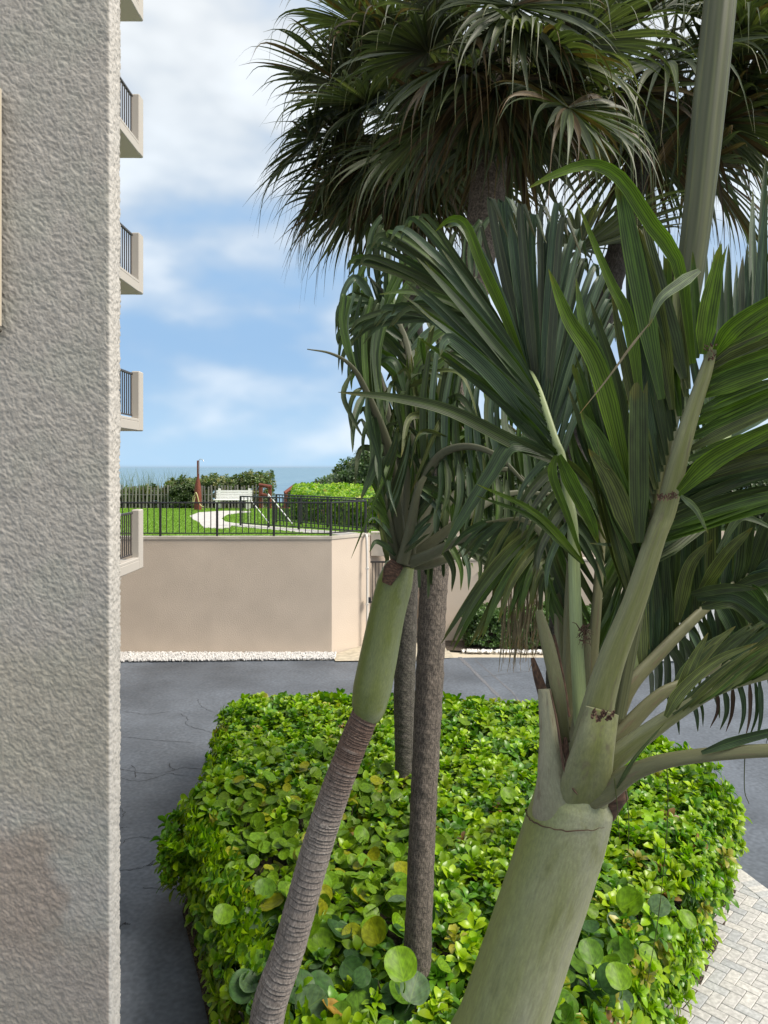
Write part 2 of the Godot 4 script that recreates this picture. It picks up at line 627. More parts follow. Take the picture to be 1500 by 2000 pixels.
# ------------------------------------------------------------------ sky
func sky_image() -> ImageTexture:
	var w := 1536
	var h := 768
	var im := Image.create(w, h, false, Image.FORMAT_RGBF)
	var big := noise(0.9, 5, 101)
	var det := noise(3.2, 5, 102)
	# soft banks: azimuth, elevation, half widths (degrees), amount
	var banks := [[-17.0, 31.0, 26.0, 8.0, 0.55], [-11.5, 23.0, 9.0, 5.0, 0.35], [-6.0, 16.5, 5.0, 3.0, 0.55], [-17.5, 18.0, 4.0, 1.6, 0.4], [-12.5, 14.5, 6.0, 2.0, -0.7], [-16.0, 10.3, 9.0, 1.6, -0.45],
		[-6.5, 8.3, 4.0, 0.9, 0.75], [-9.5, 5.0, 7.0, 1.3, 0.75], [-7.5, 3.0, 3.0, 0.7, 0.35], [-18.0, 5.5, 4.5, 2.2, -0.4], [-18.0, 22.5, 3.0, 2.0, -0.3], [0.0, 1.0, 60.0, 1.6, -0.35]]
	for y in h:
		var el := PI / 2 - (y + 0.5) / h * PI
		var ed := rad_to_deg(el)
		if ed < -1.5:
			continue
		var cover := lerpf(0.2, 0.66, smoothstep(-2.0, 20.0, ed)) + 0.36 * smoothstep(15.0, 28.0, ed)
		var blue := lin_c(0.45, 0.665, 0.88).lerp(lin_c(0.32, 0.515, 0.775), smoothstep(0.0, 10.0, ed)).lerp(lin_c(0.37, 0.54, 0.78), smoothstep(10.0, 60.0, ed))
		for x in w:
			var az := ((x + 0.5) / w - 0.5) * TAU
			var d := Vector3(sin(az) * cos(el), sin(el), -cos(az) * cos(el))
			var q := Vector3(d.x, d.y * 2.2, d.z)
			var a := big.get_noise_3dv(q * 2.2) * 0.75 + det.get_noise_3dv(q * 1.6) * 0.65
			var k := cover + a * 0.75
			if absf(az) < 1.2 and ed < 55.0:
				var ad := rad_to_deg(az)
				for b in banks:
					var ex: float = pow((ad - b[0]) / b[2], 2.0) + pow((ed - b[1]) / b[3], 2.0)
					if ex < 6.0:
						k += b[4] * exp(-ex)
			k = smoothstep(0.12, 0.98, k)
			var lum := 0.74 + 0.24 * smoothstep(-0.5, 0.5, a) + 0.06 * smoothstep(18.0, 32.0, ed) + 0.6 * smoothstep(28.0, 85.0, ed)
			var cloud := Color(0.84 * lum, 0.92 * lum, 1.0 * lum).lerp(Color(0.95 * lum, 0.98 * lum, 1.0 * lum), 0.7 * smoothstep(20.0, 34.0, ed))
			im.set_pixel(x, y, blue.lerp(cloud, k))
	for y in h:
		if rad_to_deg(PI / 2 - (y + 0.5) / h * PI) < -1.5:
			im.fill_rect(Rect2i(0, y, w, h - y), Color(0.33, 0.38, 0.42))
			break
	return ImageTexture.create_from_image(im)


func lin_c(r: float, g: float, b: float) -> Color:
	return Color(r, g, b)


# ------------------------------------------------------------------ main
func _ready() -> void:
	rng.seed = 7
	var cam := Camera3D.new()
	cam.name = "camera"
	cam.projection = Camera3D.PROJECTION_FRUSTUM
	cam.near = 0.1
	cam.far = 60000.0
	cam.size = 2.0 * 0.1 * 1000.0 / F
	cam.frustum_offset = Vector2(0, -0.1 * 87.0 / F)
	add_child(cam)
	cam.position = Vector3(0, EYE, 0)
	cam.current = true

	var env := Environment.new()
	env.background_mode = Environment.BG_SKY
	var sky := Sky.new()
	var pano := PanoramaSkyMaterial.new()
	pano.panorama = sky_image()
	sky.sky_material = pano
	env.sky = sky
	env.background_energy_multiplier = 0.455
	env.tonemap_mode = Environment.TONE_MAPPER_LINEAR
	env.tonemap_exposure = 2.4
	env.sdfgi_enabled = true
	env.ssao_enabled = true
	env.ssil_enabled = true
	var we := WorldEnvironment.new()
	we.name = "environment"
	we.environment = env
	add_child(we)

	var sun := DirectionalLight3D.new()
	sun.name = "sun"
	sun.light_energy = 0.68
	sun.light_color = Color(1.0, 0.96, 0.9)
	sun.light_angular_distance = 22.0
	sun.shadow_enabled = true
	add_child(sun)
	sun.look_at_from_position(Vector3(0.66, 0.76, 0.22), Vector3.ZERO)

	materials()
	setting()
	building()
	stucco_wall()
	retaining()
	fences()
	garden_far()
	paving()
	hedge()
	background_right()
	fan_palms()
	leaning_palm()
	near_palm()


# ------------------------------------------------------------------ setting
func sheet(poly: Array, y: float, sub := 1) -> ArrayMesh:
	var g := Geo.new()
	var pv := PackedVector2Array(poly)
	var t := Geometry2D.triangulate_polygon(pv)
	for k in t.size() / 3:
		var a := pv[t[k * 3]]
		var b := pv[t[k * 3 + 1]]
		var d := pv[t[k * 3 + 2]]
		g.tri(Vector3(a.x, y, a.y), Vector3(b.x, y, b.y), Vector3(d.x, y, d.y), Vector3(a.x, y - 5, a.y))
	return g.mesh()


func V(x: float, z: float) -> Vector2:
	return Vector2(x, z)


# pixel on a level plane
func on(px: float, py: float, y: float) -> Vector2:
	var d := (EYE - y) * F / (py - 913.0)
	return Vector2((px - 750.0) / F * d, -d)


func setting() -> void:
	struct("sea", sheet([V(-30000, -44), V(30000, -44), V(30000, -40000), V(-30000, -40000)], -3.0), M.water, "calm pale blue sea reaching the horizon")
	var g := Geo.new()
	var p := PackedVector3Array()
	for z in [200.0, 60.0, 0.0, -20.0, -36.0, -40.0, -48.0, -60.0]:
		for x in [-400.0, -60.0, 0.0, 60.0, 400.0]:
			p.append(Vector3(x, -0.02 if z > -37 else (-1.0 if z > -41 else (-2.6 if z > -50 else -4.0)), z))
	g.grid(p, 8, 5)
	struct("ground", g.mesh(), M.sand, "sandy ground under the drive, falling to the beach")
	struct("driveway", sheet([V(-30, 12), V(40, 12), V(40, -17.15), V(2.2, -17.5), V(-0.4, -17.35), V(-30, -16.75)], 0.004), M.asphalt, "grey blue asphalt drive with fine cracks")
	var drv := get_node("driveway")
	# cracks in the asphalt
	for line in [[232, 1502, 262, 1508, 298, 1512, 330, 1508, 362, 1500, 404, 1504], [232, 1520, 270, 1527, 300, 1521, 330, 1512, 360, 1516], [355, 1395, 366, 1405, 363, 1412, 372, 1420, 402, 1428, 418, 1432], [385, 1365, 392, 1378, 402, 1386, 420, 1392],
		[232, 1700, 262, 1699, 285, 1692, 305, 1680, 318, 1662], [284, 1692, 296, 1690, 306, 1686], [232, 1578, 242, 1586, 240, 1598], [232, 1618, 248, 1616], [232, 1810, 244, 1804, 252, 1808], [280, 1736, 330, 1738, 362, 1735], [258, 1495, 266, 1512, 264, 1520], [330, 1490, 334, 1500, 341, 1504], [232, 1652, 250, 1640, 280, 1636, 310, 1641],
		[240, 1390, 290, 1396, 330, 1390], [240, 1440, 300, 1446, 380, 1452]]:
		g = Geo.new()
		var pts := PackedVector3Array()
		for k in line.size() / 2:
			var q := on(line[k * 2], line[k * 2 + 1], 0.0)
			pts.append(Vector3(q.x, 0.0075, q.y))
		var fine := PackedVector3Array()
		var steps: int = pts.size() * 5
		for k in steps + 1:
			var q := cr(pts, k / float(steps))
			fine.append(q + Vector3(R(), 0, R()) * 0.018)
		var gp := PackedVector3Array()
		for k in fine.size():
			var T := (fine[mini(k + 1, fine.size() - 1)] - fine[maxi(k - 1, 0)]).normalized()
			var s := T.cross(Vector3.UP) * R(0.002, 0.006)
			gp.append(fine[k] - s)
			gp.append(fine[k] + s)
		g.grid(gp, fine.size(), 2)
		part(drv, "crack", g.mesh(), M.crack)
	for a in [[898, 1284, 975, 1362, 985, 1378, 0.05], [926, 1288, 1000, 1352, 1030, 1392, 0.022], [948, 1322, 1000, 1315, 1045, 1310, 0.03]]:
		g = Geo.new()
		var e := [on(a[0], a[1], 0), on(a[2], a[3], 0), on(a[4], a[5], 0)]
		var gp := PackedVector3Array()
		for k in 25:
			var t := k / 24.0
			var q: Vector2 = e[0].lerp(e[1], t * 2.0) if t < 0.5 else e[1].lerp(e[2], t * 2.0 - 1.0)
			var s: float = a[6] * R(0.5, 1.1)
			gp.append(Vector3(q.x - s, 0.0085, q.y))
			gp.append(Vector3(q.x + s, 0.0085, q.y))
		g.grid(gp, 25, 2)
		part(drv, "faded_line", g.mesh(), M.faded_paint)
	# raised lawn
	g = Geo.new()
	g.prism(PackedVector2Array([V(-16, -17.98), V(-1.33, -17.98), V(-0.45, -18.9), V(0.3, -20.0), V(1.2, -20.0), V(24, -20.2), V(24, -36), V(-16, -36)]), -0.3, 2.78)
	struct("terrace", g.mesh(), M.painted_wall, "raised earth terrace behind the retaining wall")
	struct("lawn", sheet([V(-16, -17.99), V(-1.335, -17.99), V(-0.46, -18.91), V(0.3, -20.0), V(1.2, -20.0), V(24, -20.2), V(24, -36), V(-16, -36)], 2.784), M.grass, "bright green mown lawn on the raised terrace")
	# curved walk on the lawn
	var Y := 2.788
	var walk := []
	for a in [[370, 1008], [388, 1001], [432, 998], [468, 998], [490, 999], [492, 1001], [462, 1003], [441, 1007], [433, 1013], [440, 1019], [460, 1022], [490, 1025], [560, 1031], [640, 1037], [700, 1041], [690, 1046], [600, 1041], [520, 1034], [474, 1030], [452, 1027], [449, 1032], [430, 1033], [398, 1031], [390, 1022], [376, 1014]]:
		walk.append(on(a[0], a[1], Y))
	var walk_poly := PackedVector2Array(walk)
	struct("garden_path", sheet(walk, Y + 0.006), M.concrete, "pale curved concrete path across the lawn")
	# grass blades on the lawn
	g = Geo.new()
	for k in 7:
		var a := k * 2.4
		var b := Vector3(cos(a), 0, sin(a)) * 0.012 * (k % 3)
		blade(g, PackedVector3Array([b, b + Vector3(cos(a) * 0.008, 0.022, sin(a) * 0.008), b + Vector3(cos(a) * 0.026, 0.04, sin(a) * 0.026)]), 0.007, Vector3(cos(a), 0.3, sin(a)), 0.0, 2, 2)
	var xf := []
	var tn := []
	for k in 26000:
		var q := V(R(-11.5, 0.5), R(-30.6, -18.1))
		if q.y > -18.9 and q.x > -1.4 or Geometry2D.is_point_in_polygon(q, walk_poly):
			continue
		xf.append(Transform3D(Basis(Vector3.UP, R(0, TAU)).scaled(Vector3.ONE * R(0.7, 1.3)), Vector3(q.x, 2.782, q.y)))
		var m := R(0.75, 1.2)
		tn.append(Color(0.18 * m, 0.33 * m, 0.022 * m))
	var tuft := many(self, "lawn_grass", g.mesh(), M.blades, xf, tn)
	tuft.set_meta("label", "short mown grass blades covering the raised lawn")
	tuft.set_meta("category", "grass")
	# white pebble strip
	struct("pebble_bed", sheet([V(-30, -17.7), V(-1.2, -17.78), V(-1.2, -17.2), V(-30, -16.72)], 0.02), M.concrete, "bed under white pebbles along the retaining wall")
	g = Geo.new()
	var sp := PackedVector3Array()
	for r in 6:
		for k in 9:
			var ph := PI * r / 5.0
			var th := TAU * (k % 8) / 8.0
			var s := 1.0 + 0.12 * sin(th * 3.0 + r) + 0.08 * cos(th * 2.0)
			sp.append(Vector3(cos(th) * sin(ph) * s, -cos(ph) * 0.62, -sin(th) * sin(ph) * s))
	g.grid(sp, 6, 9, true)
	xf = []
	tn = []
	for k in 12000:
		var x := R(-8.2, -1.15)
		var f := R(0, 1)
		var zf := lerpf(-16.95, -17.22, clampf((x + 8.2) / 7.0, 0, 1)) + R() * 0.03
		var z := lerpf(-17.79, zf, f)
		var s := R(0.012, 0.026)
		xf.append(Transform3D(Basis.from_euler(Vector3(R(), R(0, 6), R())).scaled(Vector3.ONE * s), Vector3(x, 0.03 + R(0, 0.035), z)))
		var m := R(0.45, 0.68)
		tn.append(Color(m, m * 0.985, m * 0.97))
	var pb := many(self, "white_pebbles", g.mesh(), M.pebble, xf, tn)
	pb.set_meta("label", "white pebbles spread along foot of the retaining wall")
	pb.set_meta("category", "pebbles")
	struct("concrete_apron", sheet([on(649, 1279, 0.03), on(700, 1262, 0.03), on(735, 1262, 0.03), on(760, 1290, 0.03), on(655, 1291, 0.03)], 0.03), M.apron, "cream concrete apron below the angled wall")
	struct("gate_apron", sheet([on(800, 1262, 0.02), on(872, 1262, 0.02), on(886, 1284, 0.02), on(800, 1290, 0.02)], 0.02), M.apron, "cream concrete apron in front of the gate")


# ------------------------------------------------------------------ tall building at left
func building() -> void:
	var b := thing("apartment_building", "tall beige apartment building at left with stacked sea facing balconies", "building", Vector3(-9, 0, -9))
	var g := Geo.new()
	g.prism(PackedVector2Array([V(-16, -2.9), V(-6.4, -2.9), V(-6.4, -14.9), V(-16, -14.9)]), 0, 19.5)
	part(b, "wall", g.mesh(), M.painted_wall)
	for k in 6:
		var y := 2.48 + 2.75 * k
		# slab with curb
		g = Geo.new()
		g.box(Vector3(-5.63, y + 0.09, -8.95), Vector3(1.55, 0.18, 11.9), 0.012)
		g.box(Vector3(-4.932, y + 0.205, -8.95), Vector3(0.148, 0.06, 11.89), 0.01)
		var bal := part(b, "balcony", g.mesh(), M.balcony_paint)
		g = Geo.new()
		g.box(Vector3(-4.93, y + 0.59, -14.78), Vector3(0.166, 1.186, 0.25), 0.02)
		part(bal, "pier", g.mesh(), M.balcony_paint)
		bx(bal, "rail", Vector3(0.05, 0.04, 11.55), Vector3(-4.99, y + 1.12, -8.85), M.bronze_metal)
		bx(bal, "rail", Vector3(0.03, 0.03, 11.55), Vector3(-4.99, y + 0.30, -8.85), M.bronze_metal)
		for j in 24:
			bx(bal, "baluster", Vector3(0.022, 0.80, 0.022), Vector3(-4.99, y + 0.71, -14.57 + j * 0.118), M.bronze_metal)
		for j in 3:
			g = Geo.new()
			g.box(Vector3(-6.385, y + 1.35, -12.6 + j * 3.6), Vector3(0.06, 2.0, 2.4), 0.01)
			var wn := part(b, "window", g.mesh(), M.bronze_metal)
			bx(wn, "pane", Vector3(0.01, 1.8, 2.2), Vector3(-6.345, y + 1.35, -12.6 + j * 3.6), M.glass)


func stucco_wall() -> void:
	var b := thing("stucco_wall", "near rough textured beige stucco wall end filling the left edge", "wall", Vector3(-1.3, 0, -2.55))
	# displaced, dense piece
	var z0 := -2.5
	var xe := -0.926
	var rr := 0.012
	var prof := []  # plan point, outward normal
	var x := -1.5
	while x < xe - rr:
		prof.append([V(x, z0), V(0, 1)])
		x += 0.0046
	for k in 5:
		var a := PI / 2 - PI / 2 * k / 4.0
		prof.append([V(xe - rr + cos(a) * rr, z0 - rr + sin(a) * rr), V(cos(a), sin(a))])
	for k in 16:
		prof.append([V(xe, z0 - rr - 0.004 - 0.0042 * k), V(1, 0)])
	for k in 4:
		var a := -PI / 2 * (k + 1) / 4.0
		prof.append([V(xe - rr + cos(a) * rr, z0 - rr - 0.072 + sin(a) * rr), V(cos(a), sin(a))])
	prof.append([V(-1.5, z0 - 0.096), V(0, -1)])
	var n1 := noise(56.0, 3, 201)
	var n2 := noise(95.0, 3, 202)
	var n3 := noise(6.0, 3, 203)
	var w1 := noise(18.0, 2, 204)
	var patch := noise(3.0, 4, 205)
	var pts := PackedVector3Array()
	var cc := PackedColorArray()
	var rows := 820
	var y0 := 2.42
	var dy := 0.0047
	var s := 0.0
	for r in rows:
		var y := y0 + r * dy
		for k in prof.size():
			var q: Vector2 = prof[k][0]
			var o: Vector2 = prof[k][1]
			var p3 := Vector3(q.x, y, q.y)
			var wp := p3 + Vector3(w1.get_noise_3dv(p3), w1.get_noise_3dv(p3 + Vector3(9, 3, 1)) * 0.6, 0) * 0.012
			wp = Vector3(wp.x * 0.85 + wp.y * 0.35, wp.y * 1.0 - wp.x * 0.4, wp.z)
			var a := n1.get_noise_3dv(wp)
			var ridge := 1.0 - absf(a) * 2.2
			var hgt := 0.0017 * smoothstep(0.05, 0.85, ridge) + 0.0019 * smoothstep(-0.2, 0.3, a) + 0.0011 * n2.get_noise_3dv(p3) + 0.002 * n3.get_noise_3dv(p3)
			if o.x > 0.3:
				hgt *= 1.5
			pts.append(p3 + Vector3(o.x, 0, o.y) * hgt)
			# worn paint: a pinkish patch low on the face, cooler patches elsewhere
			var px := 750.0 + q.x / 2.5 * F
			var py := 913.0 + (EYE - y) / 2.5 * F
			var j := patch.get_noise_3dv(p3 * 2.0) * 40.0
			var inside := smoothstep(-30.0, 40.0, 130.0 + j * 1.5 - px) * smoothstep(1590.0 + j, 1650.0 + j, py) * (1.0 - 0.5 * smoothstep(1800.0 + j, 1950.0 + j, py))
			var low := smoothstep(1770.0 + j, 1860.0 + j, py) * 0.6
			var c := Color.WHITE.lerp(Color(0.95, 0.98, 0.96), smoothstep(-0.2, 0.4, patch.get_noise_3dv(p3)))
			c = c.lerp(Color(0.97, 0.94, 0.80), 0.45 * smoothstep(1190.0 + j, 1330.0 + j, py) * (1.0 - smoothstep(1500.0, 1640.0, py + j)))
			c = c.lerp(Color(0.80, 0.66, 0.58), clampf(maxf(inside, low) * 0.62, 0, 1))
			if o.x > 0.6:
				c = Color(1.44, 1.47, 1.5)  # right-facing return edge: light falling on it is painted in as paler colour
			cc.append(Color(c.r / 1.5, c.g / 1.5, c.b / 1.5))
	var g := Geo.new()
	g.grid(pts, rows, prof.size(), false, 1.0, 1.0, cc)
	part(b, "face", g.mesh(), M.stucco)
	g = Geo.new()
	g.prism(PackedVector2Array([V(-1.5, -2.506), V(xe, -2.506), V(xe, -2.594), V(-1.5, -2.594)]), 0, y0)
	g.prism(PackedVector2Array([V(-1.5, -2.506), V(xe, -2.506), V(xe, -2.594), V(-1.5, -2.594)]), y0 + (rows - 1) * dy, 9.0)
	g.prism(PackedVector2Array([V(-8.0, -2.503), V(-1.502, -2.503), V(-1.502, -2.9), V(-8.0, -2.9)]), 0, 9.0)
	part(b, "wall_body", g.mesh(), M.stucco_plain)
	var sh := thing("window_shutter", "smooth beige shutter edge on stucco wall at far left", "shutter", Vector3(-1.5, 4.96, -2.47))
	bx(sh, "panel", Vector3(0.5, 0.805, 0.03), Vector3(-1.531, 5.37, -2.468), M.shutter, Basis(), 0.006)
	bx(sh, "bottom_edge", Vector3(0.5, 0.012, 0.026), Vector3(-1.531, 4.958, -2.469), M.dark_gap)


# ------------------------------------------------------------------ retaining wall
func retaining() -> void:
	var b := thing("retaining_wall", "long beige rendered retaining wall with an angled lighter end", "wall", Vector3(-4, 0, -17.9))
	var g := Geo.new()
	g.prism(PackedVector2Array([V(-16, -17.8), V(-1.257, -17.8), V(-0.364, -18.76), V(-0.5, -18.9), V(-1.33, -18.0), V(-16, -18.0)]), 0, 2.768)
	part(b, "wall_face", g.mesh(), M.painted_wall)
	g = Geo.new()
	g.prism(PackedVector2Array([V(-16, -17.78), V(-1.248, -17.78), V(-0.345, -18.75), V(-0.48, -18.92), V(-1.34, -18.02), V(-16, -18.02)]), 2.77, 2.838)
	part(b, "cap", g.mesh(), M.wall_light)
	var pi := thing("drain_pipe", "thin white drain pipe at the end of the angled wall", "pipe", P(715, 1260, 18.55))
	g = Geo.new()
	tube(g, PackedVector3Array([P(714, 1044, 18.6), P(716, 1050, 18.5), P(717, 1110, 18.45), P(717, 1200, 18.45), P(717, 1262, 18.45)]), [0.035, 0.035, 0.03, 0.03, 0.03], 16, 9)
	part(pi, "tube", g.mesh(), M.white_pipe)
	for y in [1110, 1180]:
		bx(pi, "bracket", Vector3(0.09, 0.03, 0.08), P(717, y, 18.46), M.white_pipe)
	var lk := thing("gate_lock", "small dark lock box beside the gate", "lock", P(722, 1172, 18.6))
	bx(lk, "case", Vector3(0.12, 0.14, 0.10), P(720, 1172, 18.5), M.black_metal, Basis(), 0.01)
	bx(lk, "plate", Vector3(0.05, 0.08, 0.012), P(717, 1172, 18.44), M.steel)
	var gt := thing("metal_gate", "dark metal bar gate behind the leaning palm trunk", "gate", Vector3(0.1, 0, -18.95))
	for k in 14:
		bx(gt, "bar", Vector3(0.022, 1.95, 0.022), Vector3(-0.3 + k * 0.085, 1.12, -18.95), M.bronze_metal)
	for y in [0.16, 1.05, 2.08]:
		bx(gt, "rail", Vector3(1.2, 0.05, 0.04), Vector3(0.25, y, -18.95), M.bronze_metal)
	var ln := thing("gate_wall", "beige wall piece above the dark gate", "wall", Vector3(0.3, 0, -19.2))
	bx(ln, "lintel", Vector3(1.3, 0.62, 0.25), Vector3(0.31, 2.53, -19.14), M.wall_light, Basis(), 0.01)
	bx(ln, "pillar", Vector3(0.3, 2.84, 0.25), Vector3(1.1, 1.42, -19.14), M.painted_wall, Basis(), 0.01)


# ------------------------------------------------------------------ fences
func fence(called: String, label: String, path: Array, y0: float, y1: float, post_every: float, group := "") -> Node3D:
	var a: Vector2 = path[0]
	var f := thing(called, label, "fence", Vector3(a.x, y0, a.y), group)
	for s in path.size() - 1:
		var p: Vector2 = path[s]
		var q: Vector2 = path[s + 1]
		var L := p.distance_to(q)
		var yaw := Basis(Vector3.UP, -atan2(q.y - p.y, q.x - p.x))
		var m := (p + q) * 0.5
		bx(f, "rail", Vector3(L + 0.03, 0.035, 0.055), Vector3(m.x, y1 + s * 0.003, m.y), M.black_metal, yaw)
		bx(f, "rail", Vector3(L, 0.028, 0.028), Vector3(m.x, y0 + 0.07 + s * 0.003, m.y), M.black_metal, yaw)
		var posts := maxi(1, roundi(L / post_every))
		for k in posts + 1:
			var t := k / float(posts)
			if k == posts and s < path.size() - 2:
				continue
			var c := p.lerp(q, t)
			bx(f, "post", Vector3(0.05, y1 - y0, 0.05), Vector3(c.x, (y0 + y1) * 0.5 - 0.012, c.y), M.black_metal, yaw)
			if k < posts:
				var nb := maxi(2, roundi(L / posts / 0.152))
				for j in nb - 1:
					var cc := p.lerp(q, (k + (j + 1) / float(nb)) / posts)
					bx(f, "baluster", Vector3(0.02, y1 - y0 - 0.09, 0.02), Vector3(cc.x, (y0 + y1) * 0.5 + 0.03, cc.y), M.black_metal, yaw)
	return f


func fences() -> void:
	fence("metal_fence", "black metal fence standing along top of the retaining wall", [V(-5.4 - 1.38 * 3, -17.9), V(-1.29, -17.9), V(-0.47, -18.8)], 2.838, 3.645, 1.375)
	fence("metal_fence", "black metal fence on near side of the sloping garden ramp", [V(-0.47, -18.95), V(-4.23, -21.8)], 2.79, 3.65, 1.3)
	fence("metal_fence", "black metal fence on far side of the ramp before the clipped hedge", [V(-3.35, -23.0), V(0.13, -19.25), V(2.2, -20.6)], 2.79, 3.655, 1.3)
	var h := thing("handrail", "two thin white sloping handrails between the ramp fences", "handrail", Vector3(-3.3, 2.78, -21.8))
	for a in [[486, 972, 22.3, 524, 1020, 21.0], [524, 965, 22.6, 572, 1024, 20.8]]:
		var g := Geo.new()
		tube(g, PackedVector3Array([P(a[0], a[1], a[2]), P(a[3], a[4], a[5])]), [0.015, 0.015], 2, 9)
		part(h, "rail", g.mesh(), M.white_paint)
		g = Geo.new()
		var e := P(a[0], a[1], a[2])
		tube(g, PackedVector3Array([e, Vector3(e.x, 2.78, e.z)]), [0.015, 0.015], 2, 9)
		part(h, "post", g.mesh(), M.white_paint)
		e = P(a[3], a[4], a[5])
		tube(g, PackedVector3Array([e, Vector3(e.x, 2.78, e.z)]), [0.014, 0.014], 2, 9)
	# picket sand fence
	var f := thing("picket_fence", "weathered grey wooden picket fence at back of the lawn", "fence", Vector3(-8, 2.78, -31.2))
	var x := -12.5
	var k := 0
	while x < -5.05:
		bx(f, "slat", Vector3(R(0.05, 0.07), R(0.9, 1.1), 0.018), Vector3(x, 2.78 + 0.45 + R(-0.04, 0.04), -31.2 + R(-0.02, 0.02)), M["slat%d" % (k % 3)], Basis(Vector3.BACK, R(-0.05, 0.05)))
		x += R(0.125, 0.165)
		k += 1
	for y in [3.0, 3.35]:
		bx(f, "wire", Vector3(7.5, 0.012, 0.012), Vector3(-8.75, y, -31.215), M.steel)


# ------------------------------------------------------------------ foliage
func rosette(leaves: int, len: float, wid: float, elev0: float, elev1: float) -> ArrayMesh:
	var g := Geo.new()
	for k in leaves:
		var a := k * 2.39996 + R(-0.2, 0.2)
		var e := deg_to_rad(lerpf(elev0, elev1, k / float(leaves)) + R(-8, 8))
		var out := Vector3(cos(a), 0, sin(a))
		var d := out * cos(e) + Vector3.UP * sin(e)
		var L := len * R(0.75, 1.15)
		var b := Vector3.UP * (k * len * 0.03)
		var tip := b + d * L + Vector3.DOWN * L * 0.16
		var face := Vector3.UP * cos(e) - out * sin(e)
		var side := d.cross(face).normalized()
		var pts := PackedVector3Array()
		for r in 6:
			var t := r / 5.0
			var q := b.lerp(tip, t) + face * L * 0.14 * sin(t * PI)
			var hw: float = wid * 0.5 * [0.14, 0.36, 0.70, 1.0, 0.96, 0.30][r]
			for s in [-1.0, 0.0, 1.0]:
				pts.append(q + side * s * hw + face * absf(s) * hw * 0.3)
		g.grid(pts, 6, 3)
	return g.mesh()


func round_leaf(cup: float) -> ArrayMesh:
	var g := Geo.new()
	var pts := PackedVector3Array()
	for r in 11:
		var v := r / 10.0
		var y := 1.0 - cos(v * PI)
		var hw := sin(v * PI) * 1.06
		if r == 0:
			hw = 0.06
		for k in 9:
			var u := k / 4.0 - 1.0
			var w := hw * u
			# centre ridge valley, cupped rim, slight waves, heart base
			var z := cup * (w * w * 0.35 + pow(y - 1.0, 2.0) * 0.18) + 0.05 * absf(w) + 0.035 * sin(y * 7.0 + u * 3.0) * absf(u)
			var yy := y - (0.16 * exp(-pow(w / 0.2, 2.0)) * 0.0) + (-0.12 * absf(w) if y < 0.5 else 0.0)
			pts.append(Vector3(w, z, -yy))
	g.grid(pts, 11, 9)
	# leaf stalk
	tube(g, PackedVector3Array([Vector3(0, -0.02, 0.02), Vector3(0, -0.25, 0.22), Vector3(0, -0.8, 0.3)]), [0.05, 0.045, 0.06], 5, 6, 1.0, Vector3.RIGHT)
	return g.mesh()


func basis_up(up: Vector3, spin: float, s: float) -> Basis:
	var y := up.normalized()
	var x := y.cross(Vector3(0.31, 0.2, 0.93)).normalized()
	return (Basis(x, y, x.cross(y)).rotated(y, spin)).scaled_local(Vector3.ONE * s)


func foliage_tint(m: float) -> Color:
	var k := R(0, 1)
	var c := Color(0.22, 0.42, 0.005).lerp(Color(0.34, 0.49, 0.008), R(0, 1))
	if k < 0.27:
		c = Color(0.11, 0.27, 0.016)
	elif k > 0.992:
		c = Color(0.30, 0.17, 0.06)
	elif k > 0.97:
		c = Color(0.42, 0.40, 0.05)
	return Color(c.r * m, c.g * m, c.b * m)


const BED := [[-2.25, -11.1], [-1.0, -11.4], [0.9, -11.25], [2.4, -10.9], [3.4, -10.0], [3.85, -8.9], [3.72, -8.1], [3.05, -7.1], [2.4, -6.2], [1.85, -5.4], [1.2, -4.5], [0.2, -4.3], [-0.55, -4.75], [-1.0, -5.35], [-1.42, -6.4], [-1.88, -7.5], [-2.02, -9.2]]


func hedge_top(x: float, z: float, nz: FastNoiseLite) -> float:
	return 0.93 + 0.13 * nz.get_noise_2d(x, z)


